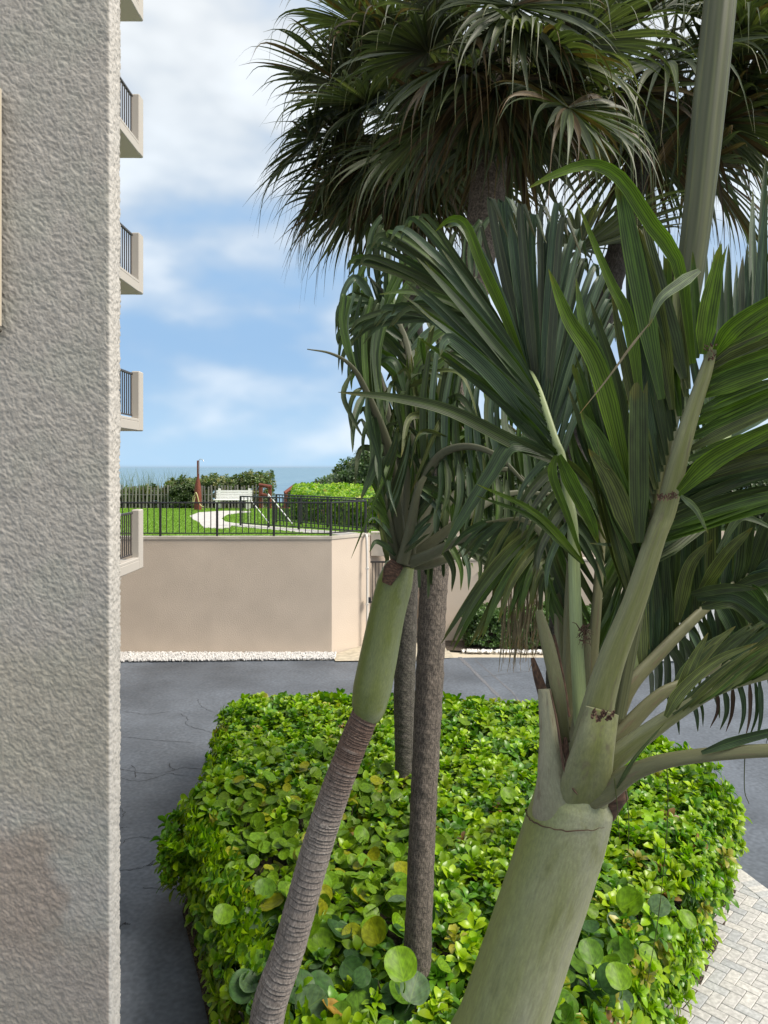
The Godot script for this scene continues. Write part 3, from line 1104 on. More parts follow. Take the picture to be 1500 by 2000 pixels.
func hedge() -> void:
	var poly := PackedVector2Array()
	for a in BED:
		poly.append(V(a[0], a[1]))
	var nz := noise(0.55, 3, 301)
	var soil_poly := Geometry2D.offset_polygon(poly, 0.16)[0]
	struct("planting_bed", sheet(Array(soil_poly) + [], 0.02), M.soil, "brown soil bed under the hedge")
	var h := thing("naupaka_hedge", "wide bright green clipped hedge in the island bed", "hedge", Vector3(0.8, 0, -8))
	var inner := Geometry2D.offset_polygon(poly, -0.34)[0]
	var g := Geo.new()
	# lumpy dark inner mass of stems
	for q in 900:
		var c := V(R(-2.3, 3.9), R(-11.3, -4.4))
		if not Geometry2D.is_point_in_polygon(c, inner):
			continue
		var top := hedge_top(c.x, c.y, nz) - R(-0.05, 0.25)
		var dx := Vector3(R() * 0.25, 0, R() * 0.25)
		tube(g, PackedVector3Array([Vector3(c.x, 0, c.y), Vector3(c.x, top * 0.5, c.y) + dx * 0.4, Vector3(c.x, top, c.y) + dx]), [0.016, 0.011, 0.006], 3, 5, 1.0, Vector3.RIGHT, 0.0, 1.0, false)
	part(h, "stems", g.mesh(), M.twigs, "stuff")
	g = Geo.new()
	g.prism(inner, 0.02, 0.60)
	part(h, "inner_twigs", g.mesh(), M.twigs)
	var kinds := [rosette(10, 0.125, 0.054, 5, 75), rosette(8, 0.14, 0.058, 0, 60), rosette(12, 0.115, 0.05, 10, 80)]
	var sets := [[], [], []]
	var tints := [[], [], []]
	var grape := noise(0.5, 3, 302)
	var n := 0
	while n < 4600:
		var c := V(R(-2.5, 4.0), R(-11.6, -4.2))
		if not Geometry2D.is_point_in_polygon(c, poly):
			continue
		n += 1
		# thinner where sea grape takes over
		var g0 := grape_share(c)
		if R(0, 1) < g0 * 0.75:
			continue
		var deep := R(0, 1)
		var y := hedge_top(c.x, c.y, nz) - deep * deep * 0.3 - 0.04 * g0
		var up := Vector3(R() * 0.5, 1, R() * 0.5 + 0.1)
		var k := n % 3
		sets[k].append(Transform3D(basis_up(up, R(0, TAU), R(0.75, 1.25)), Vector3(c.x, y, c.y)))
		tints[k].append(foliage_tint(R(0.62, 1.15)))
	# sides
	for j in poly.size():
		var a := poly[j]
		var b := poly[(j + 1) % poly.size()]
		var L := a.distance_to(b)
		var o := V(b.y - a.y, a.x - b.x).normalized()
		if o.dot((a + b) * 0.5 - V(0.8, -8)) < 0:
			o = -o
		for q in int(L * 120):
			var f := R(0, 1)
			var yy := R(0.42, 0.98) if a.y > -6.6 and a.x < 0.3 else R(0.1, 0.98)
			var bulge := 0.10 * sin(yy * PI) + R(-0.22, 0.07)
			var c := a.lerp(b, f) + o * bulge
			var up := Vector3(o.x, R(0.15, 1.0), o.y) + Vector3(R(), R(), R()) * 0.35
			var k := q % 3
			sets[k].append(Transform3D(basis_up(up, R(0, TAU), R(0.7, 1.15)), Vector3(c.x, yy, c.y)))
			tints[k].append(foliage_tint(R(0.7, 1.0)))
	# a few loose shoots at the left edge
	for q in 90:
		var z := R(-8.6, -6.9)
		var c := V(-1.93 - 0.22 * exp(-pow((z + 7.75) / 0.5, 2.0)) + R(-0.12, 0.05) , z)
		sets[q % 3].append(Transform3D(basis_up(Vector3(-0.8, 0.9, R()), R(0, TAU), R(0.8, 1.2)), Vector3(c.x, R(0.45, 0.85), c.y)))
		tints[q % 3].append(foliage_tint(0.8))
	for k in 3:
		many(h, "foliage", kinds[k], M.naupaka, sets[k], tints[k])
	# sea grape shrubs: large round leaves, the nearest as parts
	var lm := [round_leaf(0.5), round_leaf(-0.35), round_leaf(0.9)]
	var shrub := thing("sea_grape_shrub", "sea grape shrub with large round leaves in left part of the hedge", "shrub", Vector3(-0.6, 0, -6.5))
	var right := thing("sea_grape_shrub", "few round sea grape leaves low beside the thick near palm trunk", "shrub", Vector3(1.5, 0, -5.4))
	var spots := []
	for j in 34:
		var c := V(R(-1.1, -0.3), R(-5.6, -4.6))
		g = Geo.new()
		tube(g, PackedVector3Array([Vector3(c.x, 0, c.y), Vector3(c.x + R() * 0.1, 0.35, c.y + R() * 0.1), Vector3(c.x + R() * 0.25, 0.85, c.y + R() * 0.2)]), [0.016, 0.012, 0.007], 5, 6)
		part(shrub, "stem", g.mesh(), M.twigs)
	n = 0
	while n < 5200:
		var c := V(R(-2.4, 3.9), R(-11.3, -4.3))
		if not Geometry2D.is_point_in_polygon(c, poly) or R(0, 1) > grape_share(c) + 0.025:
			n += 1
			continue
		n += 1
		spots.append(Vector3(c.x, hedge_top(c.x, c.y, nz) + R(-0.12, 0.09), c.y))
	for j in [13, 14, 15, 12]:
		var a := poly[j]
		var b := poly[(j + 1) % poly.size()]
		for q in 26:
			var c := a.lerp(b, R(0, 1))
			spots.append(Vector3(c.x - 0.06, R(0.3, 0.95), c.y))
	spots.sort_custom(func(p, q): return p.z > q.z)
	var xf := []
	var tn := []
	var cnt := 0
	for p in spots:
		var s := R(0.042, 0.085) * (1.0 if p.z < -6.0 else 1.3)
		var up := Vector3(R() * 0.75 + 0.05, 1.0, R() * 0.7 + 0.3)
		var b := basis_up(up, R(0, TAU), s)
		if cnt < 290:
			var pick: float = R(0, 1)
			var near := clampf((p.z + 6.2) / 1.4, 0, 1)
			var m := "round_bright"
			if pick < 0.1:
				m = "round_yellow"
			elif pick < 0.13:
				m = "round_orange"
			elif pick < 0.36:
				m = "round_mid"
			elif pick < 0.46 + near * 0.35:
				m = "round_deep"
			elif pick < 0.54 + near * 0.35:
				m = "round_grey"
			var o := part(right if p.x > 1.0 else shrub, "leaf", lm[cnt % 3], M[m])
			o.global_transform = Transform3D(b, p)
		else:
			xf.append(Transform3D(b, p))
			var m := R(0.7, 1.15)
			tn.append(Color(m, m * R(0.9, 1.05), m) if R(0, 1) > 0.12 else Color(1.9, 1.05, 0.8))
		cnt += 1
	many(shrub, "foliage", lm[0], M.round, xf, tn)
	# a few single large leaves that stand out
	for a in [[790, 1918, 4.3, 0.115, "round_bright"], [800, 1960, 4.35, 0.11, "round_grey"], [1000, 1570, 7.6, 0.11, "round_bright"], [432, 1806, 5.55, 0.09, "round_bright"], [515, 1756, 6.0, 0.10, "round_mid"], [1160, 1885, 5.0, 0.10, "round_mid"], [1215, 1935, 4.75, 0.10, "round_bright"], [1350, 1815, 5.9, 0.09, "round_bright"], [880, 1395, 10.6, 0.12, "round_bright"], [700, 1840, 5.5, 0.09, "round_yellow"]]:
		var o := part(shrub if a[0] < 1100 else right, "leaf", lm[0], M[a[4]])
		o.global_transform = Transform3D(basis_up(Vector3(R() * 0.2 + 0.15, 0.85, 0.65), R(-0.5, 0.5), a[3] * 0.82), P(a[0], a[1], a[2]))


func grape_share(c: Vector2) -> float:
	var l := exp(-pow((c.x + 0.75) / 1.1, 4.0) - pow((c.y + 6.6) / 2.0, 4.0))
	var r := exp(-pow((c.x - 1.45) / 0.5, 2.0) - pow((c.y + 5.2) / 0.7, 2.0))
	return clampf(maxf(l, r) * 1.3, 0, 0.98)


func mound(o: Node3D, poly: PackedVector2Array, y0: float, topf: Callable, n_top: int, side_per_m: float, size: float, tint: Callable, kinds: Array, matl: Material, core := 0.75) -> void:
	var mid := V(0, 0)
	var lo := poly[0]
	var hi := poly[0]
	for q in poly:
		mid += q / poly.size()
		lo = lo.min(q)
		hi = hi.max(q)
	var inner := Geometry2D.offset_polygon(poly, -size * 1.6)
	if inner.size():
		var g := Geo.new()
		var low := 99.0
		for q in inner[0]:
			low = minf(low, topf.call(q.x, q.y))
		g.prism(inner[0], y0, y0 + maxf((low - y0) * core, 0.1))
		part(o, "inner_twigs", g.mesh(), M.twigs)
	var sets := []
	var tn := []
	for k in kinds.size():
		sets.append([])
		tn.append([])
	var n := 0
	var tries := 0
	while n < n_top and tries < n_top * 12:
		tries += 1
		var c := V(R(lo.x, hi.x), R(lo.y, hi.y))
		if not Geometry2D.is_point_in_polygon(c, poly):
			continue
		var top: float = topf.call(c.x, c.y)
		var dp := R(0, 1)
		var k := n % kinds.size()
		sets[k].append(Transform3D(basis_up(Vector3(R() * 0.7, 1, R() * 0.7 + 0.3), R(0, TAU), size * R(0.7, 1.3)), Vector3(c.x, lerpf(top, y0, dp * dp * 0.4), c.y)))
		tn[k].append(tint.call())
		n += 1
	for j in poly.size():
		var a := poly[j]
		var b := poly[(j + 1) % poly.size()]
		var od := V(b.y - a.y, a.x - b.x).normalized()
		if od.dot((a + b) * 0.5 - mid) < 0:
			od = -od
		for q in int(a.distance_to(b) * side_per_m):
			var c := a.lerp(b, R(0, 1))
			var top: float = topf.call(c.x, c.y)
			c += od * R(-0.15, 0.06) * size * 8.0
			var k := q % kinds.size()
			sets[k].append(Transform3D(basis_up(Vector3(od.x, R(0.1, 0.9), od.y) + Vector3(R(), R(), R()) * 0.3, R(0, TAU), size * R(0.7, 1.2)), Vector3(c.x, lerpf(y0 + 0.05, top, R(0, 1)), c.y)))
			tn[k].append(tint.call())
	for k in kinds.size():
		many(o, "foliage", kinds[k], matl, sets[k], tn[k])


func garden_far() -> void:
	var kinds := [rosette(9, 1.0, 0.5, 0, 70), rosette(8, 1.15, 0.55, -10, 60)]
	# clipped bright hedge right of the ramp
	var nz := noise(0.5, 3, 311)
	var h := thing("clipped_hedge", "low clipped lime green hedge behind the ramp fence", "hedge", Vector3(-1, 2.78, -25))
	var poly := PackedVector2Array([V(-2.95, -24.3), V(-0.2, -20.9), V(1.5, -21.2), V(1.5, -28.5), V(-3.6, -30.0)])
	mound(h, poly, 2.78, func(x, z): return 3.52 + 0.035 * (-z - 22.0) + 0.10 * nz.get_noise_2d(x, z) , 3600, 190.0, 0.10, func(): return foliage_tint(R(0.8, 1.1)), kinds, M.naupaka, 0.7)
	# dark sea grape thicket on the dune
	var nd := noise(0.35, 3, 312)
	var s := thing("dune_thicket", "tall dark green sea grape thicket on the dune at right", "shrubs", Vector3(0, 2.78, -33))
	poly = PackedVector2Array([V(-4.1, -31.5), V(9, -30.2), V(14, -31), V(14, -37), V(-3.6, -37)])
	mound(s, poly, 2.6, func(x, z): return 3.35 + 2.3 * smoothstep(-4.3, 0.6, x) + 0.5 * nd.get_noise_2d(x * 2.0, z) - 0.12 * absf(z + 33.0), 3600, 150.0, 0.17, func():
		var m := R(0.6, 1.25)
		return Color(0.085 * m, 0.14 * m, 0.05 * m) if R(0, 1) > 0.12 else Color(0.17 * m, 0.21 * m, 0.09 * m), kinds, M.naupaka, 0.7)
	# plants behind the picket fence
	var nl := noise(0.8, 3, 313)
	var d := thing("dune_shrubs", "yellowish green dune shrubs behind the picket fence", "shrubs", Vector3(-8, 2.78, -32))
	poly = PackedVector2Array([V(-12.5, -31.35), V(-5.15, -31.4), V(-5.0, -33.6), V(-12.5, -33.6)])
	mound(d, poly, 2.7, func(x, z): return 3.45 + 0.48 * smoothstep(-10.2, -8.6, x) + 0.22 * smoothstep(-6.6, -5.6, x) + 0.4 * nl.get_noise_2d(x * 1.6, z), 1300, 70.0, 0.115, func():
		var m := R(0.6, 1.2)
		return Color(0.10 * m, 0.155 * m, 0.035 * m) if R(0, 1) > 0.25 else Color(0.2 * m, 0.21 * m, 0.06 * m), kinds, M.naupaka, 0.5)
	# shrub poking through pickets
	var pk := thing("creeping_shrub", "dark green shrub spilling over the pickets left of the red post", "shrub", Vector3(-8.3, 2.78, -31))
	mound(pk, PackedVector2Array([V(-8.9, -30.95), V(-7.9, -30.95), V(-7.9, -31.15), V(-8.9, -31.15)]), 2.78, func(x, z): return 3.75 - absf(x + 8.3) * 0.3, 130, 60.0, 0.10, func():
		var m := R(0.5, 1.0)
		return Color(0.09 * m, 0.14 * m, 0.04 * m), kinds, M.naupaka)
	# sea oats
	var so := thing("sea_oats", "thin tall dune grass stalks against the sea at left", "grass", Vector3(-10, 2.78, -33))
	var g := Geo.new()
	for k in 420:
		var x := R(-12.6, -8.5) if k < 320 else R(-8.5, -5.4)
		var b := Vector3(x, 2.8, R(-34, -31.6))
		var hgt := R(0.9, 1.75) * (1.0 if k < 320 else 0.85)
		var lean := Vector3(R() * 0.5, 0, R() * 0.3)
		blade(g, PackedVector3Array([b, b + Vector3(0, hgt * 0.6, 0) + lean * 0.3, b + Vector3(0, hgt, 0) + lean * hgt * 0.6]), R(0.008, 0.016), Vector3(R(), 0, 1), 0.0, 5, 2, 0, 0, Color(0.16, 0.2, 0.07))
	part(so, "stalks", g.mesh(), M.blades, "stuff")
	# white bench
	var z := -30.3
	var bc := (455.0 - 750.0) / F * 30.3
	var be := thing("park_bench", "white slatted park bench on the lawn near the picket fence", "bench", Vector3(bc, 2.78, z))
	for k in 4:
		bx(be, "back_slat", Vector3(1.48, 0.085, 0.03), Vector3(bc, 3.22 + k * 0.098, z - 0.23 - k * 0.014), M.white_paint)
	for k in 4:
		bx(be, "seat_slat", Vector3(1.52, 0.03, 0.095), Vector3(bc, 3.175, z + 0.2 - k * 0.11), M.white_paint)
	for sx in [-0.62, 0.62]:
		bx(be, "leg", Vector3(0.09, 0.40, 0.09), Vector3(bc + sx, 2.975, z + 0.19), M.white_paint)
		bx(be, "leg", Vector3(0.09, 0.86, 0.06), Vector3(bc + sx, 3.20, z - 0.29), M.white_paint)
		bx(be, "brace", Vector3(0.07, 0.07, 0.5), Vector3(bc + sx, 3.11, z - 0.04), M.white_paint)
	# outdoor shower post
	var sx0 := (387.0 - 750.0) / F * 29.6
	var sp := thing("shower_post", "reddish wooden shower post with a hooked pipe on top", "post", Vector3(sx0, 2.78, -29.6))
	bx(sp, "upright", Vector3(0.085, 2.0, 0.085), Vector3(sx0, 3.78, -29.6), M.red_wood, Basis(), 0.01)
	g = Geo.new()
	tube(g, PackedVector3Array([Vector3(sx0, 2.78, -29.55), Vector3(sx0, 3.6, -29.55), Vector3(sx0, 4.05, -29.55)]), [0.15, 0.15, 0.06], 3, 5, 0.5)
	part(sp, "lower_boards", g.mesh(), M.red_wood)
	g = Geo.new()
	var tp := Vector3(sx0 + 0.04, 4.74, -29.55)
	tube(g, PackedVector3Array([tp + Vector3(0, -0.5, 0), tp, tp + Vector3(0.05, 0.09, 0), tp + Vector3(0.14, 0.08, 0), tp + Vector3(0.19, 0, 0)]), [0.012, 0.012, 0.012, 0.012, 0.02], 16, 7)
	part(sp, "shower_pipe", g.mesh(), M.steel)
	var ho := thing("garden_hose", "pale yellow garden hose hanging beside the shower post", "hose", Vector3(sx0 - 0.1, 2.78, -29.4))
	g = Geo.new()
	tube(g, PackedVector3Array([P(381, 965, 29.4), P(383, 962, 29.35), P(386, 970, 29.3), P(389, 982, 29.3), P(393, 988, 29.3), P(400, 991, 29.2)]), [0.02, 0.02, 0.02, 0.02, 0.02, 0.02], 24, 8)
	tube(g, PackedVector3Array([P(381, 966, 29.4), P(377, 972, 29.4), P(378, 984, 29.4), P(381, 970, 29.42)]), [0.016, 0.016, 0.016, 0.016], 16, 8)
	part(ho, "hose_loop", g.mesh(), M.yellow_hose)
	# dune crossover
	var cr0 := thing("beach_stairs", "reddish wooden beach steps with handrails between the dune shrubs", "stairs", Vector3(-4.6, 2.78, -31))
	for a in [[509, 946, 31.0], [527, 950, 30.6], [572, 950, 31.2], [558, 962, 30.7]]:
		var t := P(a[0], a[1], a[2])
		bx(cr0, "post", Vector3(0.13, t.y - 2.76, 0.13), Vector3(t.x, (t.y + 2.76) * 0.5, t.z), M.red_wood, Basis(), 0.01)
	for a in [[506, 947, 31.0, 530, 951, 30.5], [556, 963, 30.6, 576, 948, 31.3], [509, 966, 31.0, 527, 969, 30.55]]:
		g = Geo.new()
		tube(g, PackedVector3Array([P(a[0], a[1], a[2]), P(a[3], a[4], a[5])]), [0.075, 0.075], 2, 5, 0.5)
		part(cr0, "handrail", g.mesh(), M.red_wood)
	for k in 5:
		bx(cr0, "tread", Vector3(0.95, 0.05, 0.27), Vector3(-4.45, 2.80 - k * 0.12, -31.0 - k * 0.3), M.red_wood, Basis(), 0.008)


# ------------------------------------------------------------------ pavers
func paving() -> void:
	var e0 := V(3.80, -9.0)
	var ed := V(0.245, 0.97).normalized()
	var en := V(ed.y, -ed.x)  # to the right, towards the asphalt
	if en.x < 0:
		en = -en
	var base := sheet([e0, e0 + ed * 9.0, e0 + ed * 9.0 - en * 5.0, e0 - en * 5.0], 0.009)
	var walk := struct("paver_walk", base, M.joint_sand, "herringbone paver walk beside the hedge, edged with a border course")
	var body := Geometry2D.offset_polygon(PackedVector2Array(BED.map(func(a): return V(a[0], a[1]))), -0.12)[0]
	var bm := bevel_box(Vector3(0.196, 0.03, 0.096), 0.005)
	var items := []
	var u := V(0.7071, 0.7071)
	var w := V(0.7071, -0.7071)
	for i in range(-60, 60):
		for j in range(-60, 60):
			var k := posmod(i - j, 4)
			if k != 0 and k != 3:
				continue
			var c: Vector2
			var dir: Vector2
			if k == 0:
				c = V(i + 1.0, j + 0.5)
				dir = u
			else:
				c = V(i + 0.5, j + 1.0)
				dir = w
			var q := V(3.6, -6.4) + u * c.x * 0.1 + w * c.y * 0.1
			var side := (q - e0).dot(en)
			if side > -0.13 or side < -4.6 or (q - e0).dot(ed) < 0.05 or (q - e0).dot(ed) > 8.5 or Geometry2D.is_point_in_polygon(q, body):
				continue
			items.append([q, dir])
	var k2 := 0.0
	while k2 < 8.6:
		items.append([e0 + ed * (k2 + 0.05) - en * 0.11, en, true])
		k2 += 0.1
	# how large each shows
	var score := func(it) -> float:
		var q: Vector2 = it[0]
		var px := 750.0 + q.x / -q.y * F
		var py := 913.0 + EYE / -q.y * F
		var off := maxf(0.0, px - 1500.0) + maxf(0.0, py - 2000.0) + maxf(0, 1250 - px)
		return (1e6 if q.y > -1.0 else off) + 0.5 * -q.y
	items.sort_custom(func(a, b): return score.call(a) < score.call(b))
	var rest := Geo.new()
	for n in items.size():
		var q: Vector2 = items[n][0]
		var border: bool = items[n].size() > 2
		var d: Vector2 = items[n][1]
		var b := Basis(Vector3.UP, -atan2(d.y, d.x)).rotated(Vector3.RIGHT, R(-0.006, 0.006)).rotated(Vector3.BACK, R(-0.006, 0.006))
		var at := Vector3(q.x, (0.012 if border else 0.006) + R(-0.0015, 0.0015), q.y)
		if n < 300:
			var o := part(walk, "paver", bm, M["brick%d" % [0, 1, 2, 0, 3, 1, 0, 2][rng.randi() % 8]])
			o.global_transform = Transform3D(b, at)
		else:
			rest.box(at, Vector3(0.196, 0.03, 0.096), 0.005, b)
	part(walk, "paver_field", rest.mesh(), M.brick0, "stuff")


# ------------------------------------------------------------------ things seen between the palms
func background_right() -> void:
	var w := thing("garden_wall", "grey shaded garden wall behind the low hedge, past the palms", "wall", Vector3(6, 0, -19.4))
	bx(w, "wall_face", Vector3(14.0, 2.07, 0.3), Vector3(8.3, 1.035, -19.35), M.painted_wall, Basis(), 0.01)
	bx(w, "cap", Vector3(14.0, 0.06, 0.34), Vector3(8.3, 2.104, -19.35), M.wall_light, Basis(), 0.01)
	var kinds := [rosette(9, 1.0, 0.45, 0, 70), rosette(8, 1.15, 0.5, -10, 60)]
	var nz := noise(0.8, 3, 321)
	var h := thing("low_hedge", "low dark green hedge at foot of the grey garden wall", "hedge", Vector3(4, 0, -18.7))
	mound(h, PackedVector2Array([V(2.1, -18.3), V(8.8, -17.9), V(8.8, -19.1), V(2.1, -19.1)]), 0.02, func(x, z): return 0.86 + 0.2 * nz.get_noise_2d(x, z), 1500, 130.0, 0.09, func():
		var m := R(0.6, 1.2)
		return Color(0.075 * m, 0.15 * m, 0.03 * m), kinds, M.naupaka)
	var mu := sheet([V(1.55, -18.1), V(2.3, -17.9), V(2.5, -19.1), V(1.5, -19.1)], 0.03)
	struct("mulch_bed", mu, M.soil, "dark mulch at left end of the low hedge")
	# white edging stones
	var g := Geo.new()
	var sp := PackedVector3Array()
	for r in 6:
		for k in 9:
			var ph := PI * r / 5.0
			var th := TAU * (k % 8) / 8.0
			sp.append(Vector3(cos(th) * sin(ph), -cos(ph) * 0.7, -sin(th) * sin(ph)))
	g.grid(sp, 6, 9, true)
	var xf := []
	var tn := []
	for k in 900:
		var x := R(1.9, 9.0)
		xf.append(Transform3D(Basis.from_euler(Vector3(R(), R(0, 6), R())).scaled(Vector3.ONE * R(0.02, 0.045)), Vector3(x, 0.04, -18.0 + (x - 2.0) * 0.05 + R(-0.09, 0.12))))
		var m := R(0.5, 0.85)
		tn.append(Color(m, m * 0.98, m * 0.95))
	var st := many(self, "edging_stones", g.mesh(), M.pebble, xf, tn)
	st.set_meta("label", "small white stones edging the low hedge by the drive")
	st.set_meta("category", "stones")
	# bromeliads
	for a in [[905, 1075, 19.7, 0.62], [940, 1092, 19.6, 0.6], [965, 1070, 19.9, 0.5], [1000, 1085, 19.8, 0.5], [828, 1045, 19.6, 0.5]]:
		var c := P(a[0], a[1] + 12, a[2])
		var q := thing("bromeliad", ["yellow green bromeliad above the grey wall, nearest the rough trunk", "largest bright yellow bromeliad drooping over the grey wall", "small bromeliad right of the bright drooping one", "rightmost bromeliad half hidden by palm fronds", "yellow green bromeliad seen between the palm trunks"][cache.get("n_bromeliad", 0)], "bromeliad", Vector3(c.x, 2.1, c.z), "bromeliads above the grey wall")
		g = Geo.new()
		for k in 26:
			var t := k * 2.4
			var e := R(0.2, 1.2)
			var d := Vector3(cos(t) * cos(e), sin(e), sin(t) * cos(e))
			var L: float = a[3] * R(0.7, 1.1)
			var b := c - Vector3(0, 0.2, 0)
			blade(g, PackedVector3Array([b, b + d * L * 0.5, b + d * L * 0.85 + Vector3.DOWN * L * 0.1, b + d * L + Vector3.DOWN * L * 0.35]), 0.06, Vector3.UP, 0.35, 6, 3)
		part(q, "rosette", g.mesh(), M.bright)
	# dark shrubs filling behind
	var nd := noise(0.5, 3, 322)
	var s := thing("shade_shrubs", "dark shaded shrubs behind the garden wall and palm crowns", "shrubs", Vector3(5, 2.78, -22))
	mound(s, PackedVector2Array([V(0.9, -20.5), V(12, -20.2), V(12, -23), V(1.3, -23)]), 2.0, func(x, z): return 4.5 + 0.9 * nd.get_noise_2d(x, z), 1800, 150.0, 0.15, func():
		var m := R(0.5, 1.2)
		return Color(0.06 * m, 0.10 * m, 0.03 * m), kinds, M.naupaka)
	# white slatted fence at far right
	var f := thing("white_fence", "white board fence beyond the drive at the right edge", "fence", Vector3(9, 0, -17))
	for k in 46:
		bx(f, "board", Vector3(0.135, 1.62, 0.025), Vector3(6.0 + k * 0.145, 0.86, -17.0), M.white_paint)
	for y in [0.3, 1.4]:
		bx(f, "rail", Vector3(6.7, 0.09, 0.05), Vector3(9.3, y, -17.05), M.white_paint)
	for k in 4:
		bx(f, "post", Vector3(0.12, 1.8, 0.12), Vector3(6.0 + k * 2.2, 0.9, -17.14), M.white_paint)
	var lp := thing("lime_shrub", "lime green shrub above the white fence at right edge", "shrub", Vector3(10, 0, -17.8))
	mound(lp, PackedVector2Array([V(8.2, -17.3), V(11.5, -17.3), V(11.5, -18.4), V(8.2, -18.4)]), 0.0, func(x, z): return 1.75 + 0.35 * nz.get_noise_2d(x * 2.0, z), 260, 30.0, 0.14, func(): return foliage_tint(1.0), kinds, M.naupaka)


# ------------------------------------------------------------------ fan palms (tall, rough trunks)
func fan_leaf(hub: Vector3, ax: Vector3, up: Vector3, Rl: float, nseg: int, droop: float, dead: float, spread := 2.1, wid := 1.0) -> ArrayMesh:
	var g := Geo.new()
	ax = ax.normalized()
	var n := (up - ax * up.dot(ax)).normalized()
	var s := ax.cross(n)
	for k in nseg:
		var f := k / float(nseg - 1) * 2.0 - 1.0
		var th := f * spread + R(-0.03, 0.03)
		var d := ax * cos(th) + s * sin(th)
		var L := Rl * (1.0 - 0.30 * pow(absf(f), 1.6)) * R(0.85, 1.12)
		# folded a little along the middle; stiff inner half, soft hanging tips
		var lift := n * (0.14 * absf(sin(th)) * L + R(-0.03, 0.03))
		var dr := droop * R(0.2, 1.3) * (1.6 if R(0, 1) < 0.2 else 1.0)
		var sw := Vector3(R(), R(), R()) * 0.05 * L
		var p1 := hub + d * L * 0.32 + lift * 0.4
		var p2 := hub + d * L * 0.62 + lift * 0.75 + Vector3.DOWN * L * 0.03 * dr
		var p3 := hub + d * L * (0.86 - 0.04 * dr) + lift * 0.8 + Vector3.DOWN * L * 0.15 * dr + sw * 0.4
		var p4 := hub + d * L * (1.03 - 0.12 * dr) + lift * 0.7 + Vector3.DOWN * L * 0.46 * dr + sw
		var c := Color(1, 1, 1).lerp(Color(1.5, 1.35, 0.8), R(0, 0.5))
		if R(0, 1) < dead:
			c = Color(1.7, 0.88, 0.75) * R(0.5, 1.2)
		elif R(0, 1) < 0.08:
			c = Color(2.6, 2.2, 2.0)
		c *= R(0.75, 1.2) / 2.8
		blade(g, PackedVector3Array([hub, p1, p2, p3, p4]), wid * R(0.040, 0.056), n + s * R(-0.6, 0.6), 0.45, 12, 3, R(-1.2, 1.2), -1.0, c)
	return g.mesh()


func fan_palm(called: String, label: String, trunk: PackedVector3Array, rad: Array, crown: Vector3, pet: float, Rl: float, leaves: int, custom: Array, tone: Color) -> void:
	var o := thing(called, label, "palm tree", Vector3(trunk[0].x, 0, trunk[0].z))
	var nz := noise(14.0, 4, 331)
	var g := Geo.new()
	var L := trunk[0].distance_to(trunk[trunk.size() - 1])
	tube(g, trunk, rad, int(L / 0.022), 25, 1.0, Vector3.BACK, 0.0, L / 1.1, true, func(t, th): return tone * (0.85 + 0.35 * nz.get_noise_3d(cos(th) * 0.3, t * L * 0.5, sin(th) * 0.3)), func(t, th): return 0.008 * nz.get_noise_3d(cos(th) * 0.12, t * L * 0.35, sin(th) * 0.12) + 0.004 * pow(maxf(sin(t * L * 55.0 + nz.get_noise_2d(th * 0.05, t * 2.0) * 3.0), 0.0), 3.0))
	part(o, "trunk", g.mesh(), M.fibre_trunk)
	for k in leaves:
		var f := k / float(leaves - 1)
		var az := k * 2.39996 + R(-0.2, 0.2)
		var el := lerpf(1.25, -1.1, pow(f, 0.85)) + R(-0.12, 0.12)
		var d := Vector3(cos(az) * cos(el), sin(el), sin(az) * cos(el))
		var root := crown + Vector3(cos(az), 0, sin(az)) * 0.09 + Vector3.DOWN * f * 0.35
		var len := pet * R(0.85, 1.15) * (1.0 if f < 0.75 else 0.8)
		var hub := root + d * len + Vector3.DOWN * len * 0.16
		leaf_on(o, root, hub, d, Rl * R(0.85, 1.1), 0.05 + 0.4 * smoothstep(0.5, 1.0, f), lerpf(0.35, 0.95, f))
	for a in custom:
		var hub := P(a[0], a[1], a[2])
		leaf_on(o, crown, hub, Vector3(a[3], a[4], a[5]), a[6], a[7], a[8])
	# loose threads and dry stalks round the crown
	g = Geo.new()
	for k in 150:
		var az := R(0, TAU)
		var b := crown + Vector3(cos(az) * R(0.05, 0.5), R(-0.5, 0.1), sin(az) * R(0.05, 0.5))
		var e := b + Vector3(R() * 0.35, -R(0.15, 0.75), R() * 0.35)
		blade(g, PackedVector3Array([b, (b + e) * 0.5 + Vector3(R(), R(), R()) * 0.12, e]), R(0.004, 0.012), Vector3(R(), R(), R()), 0.0, 7, 2, 0, 0, [Color(0.45, 0.27, 0.2), Color(0.8, 0.68, 0.5), Color(0.3, 0.2, 0.15)][k % 3])
	part(o, "dry_threads", g.mesh(), M.fan, "stuff")


func leaf_on(o: Node3D, root: Vector3, hub: Vector3, d: Vector3, Rl: float, dead: float, droop: float) -> void:
	var g := Geo.new()
	var mid := (root + hub) * 0.5 + Vector3.UP * 0.05
	var col := Color(0.55, 0.52, 0.34) if dead < 0.4 else Color(0.5, 0.3, 0.2)
	tube(g, PackedVector3Array([root, mid, hub]), [0.02, 0.012, 0.009], 8, 7, 0.7, Vector3.UP, 0.0, 1.0, true, func(_t, _th): return col)
	var stalk := part(o, "leaf", g.mesh(), M.fan)
	var ax := (d.normalized() * 0.8 + (hub - mid).normalized() * 0.2 + Vector3.DOWN * 0.12)
	part(stalk, "blade", fan_leaf(hub, ax, Vector3.UP if absf(ax.normalized().y) < 0.9 else Vector3.BACK, Rl, 40, droop, dead), M.fan)


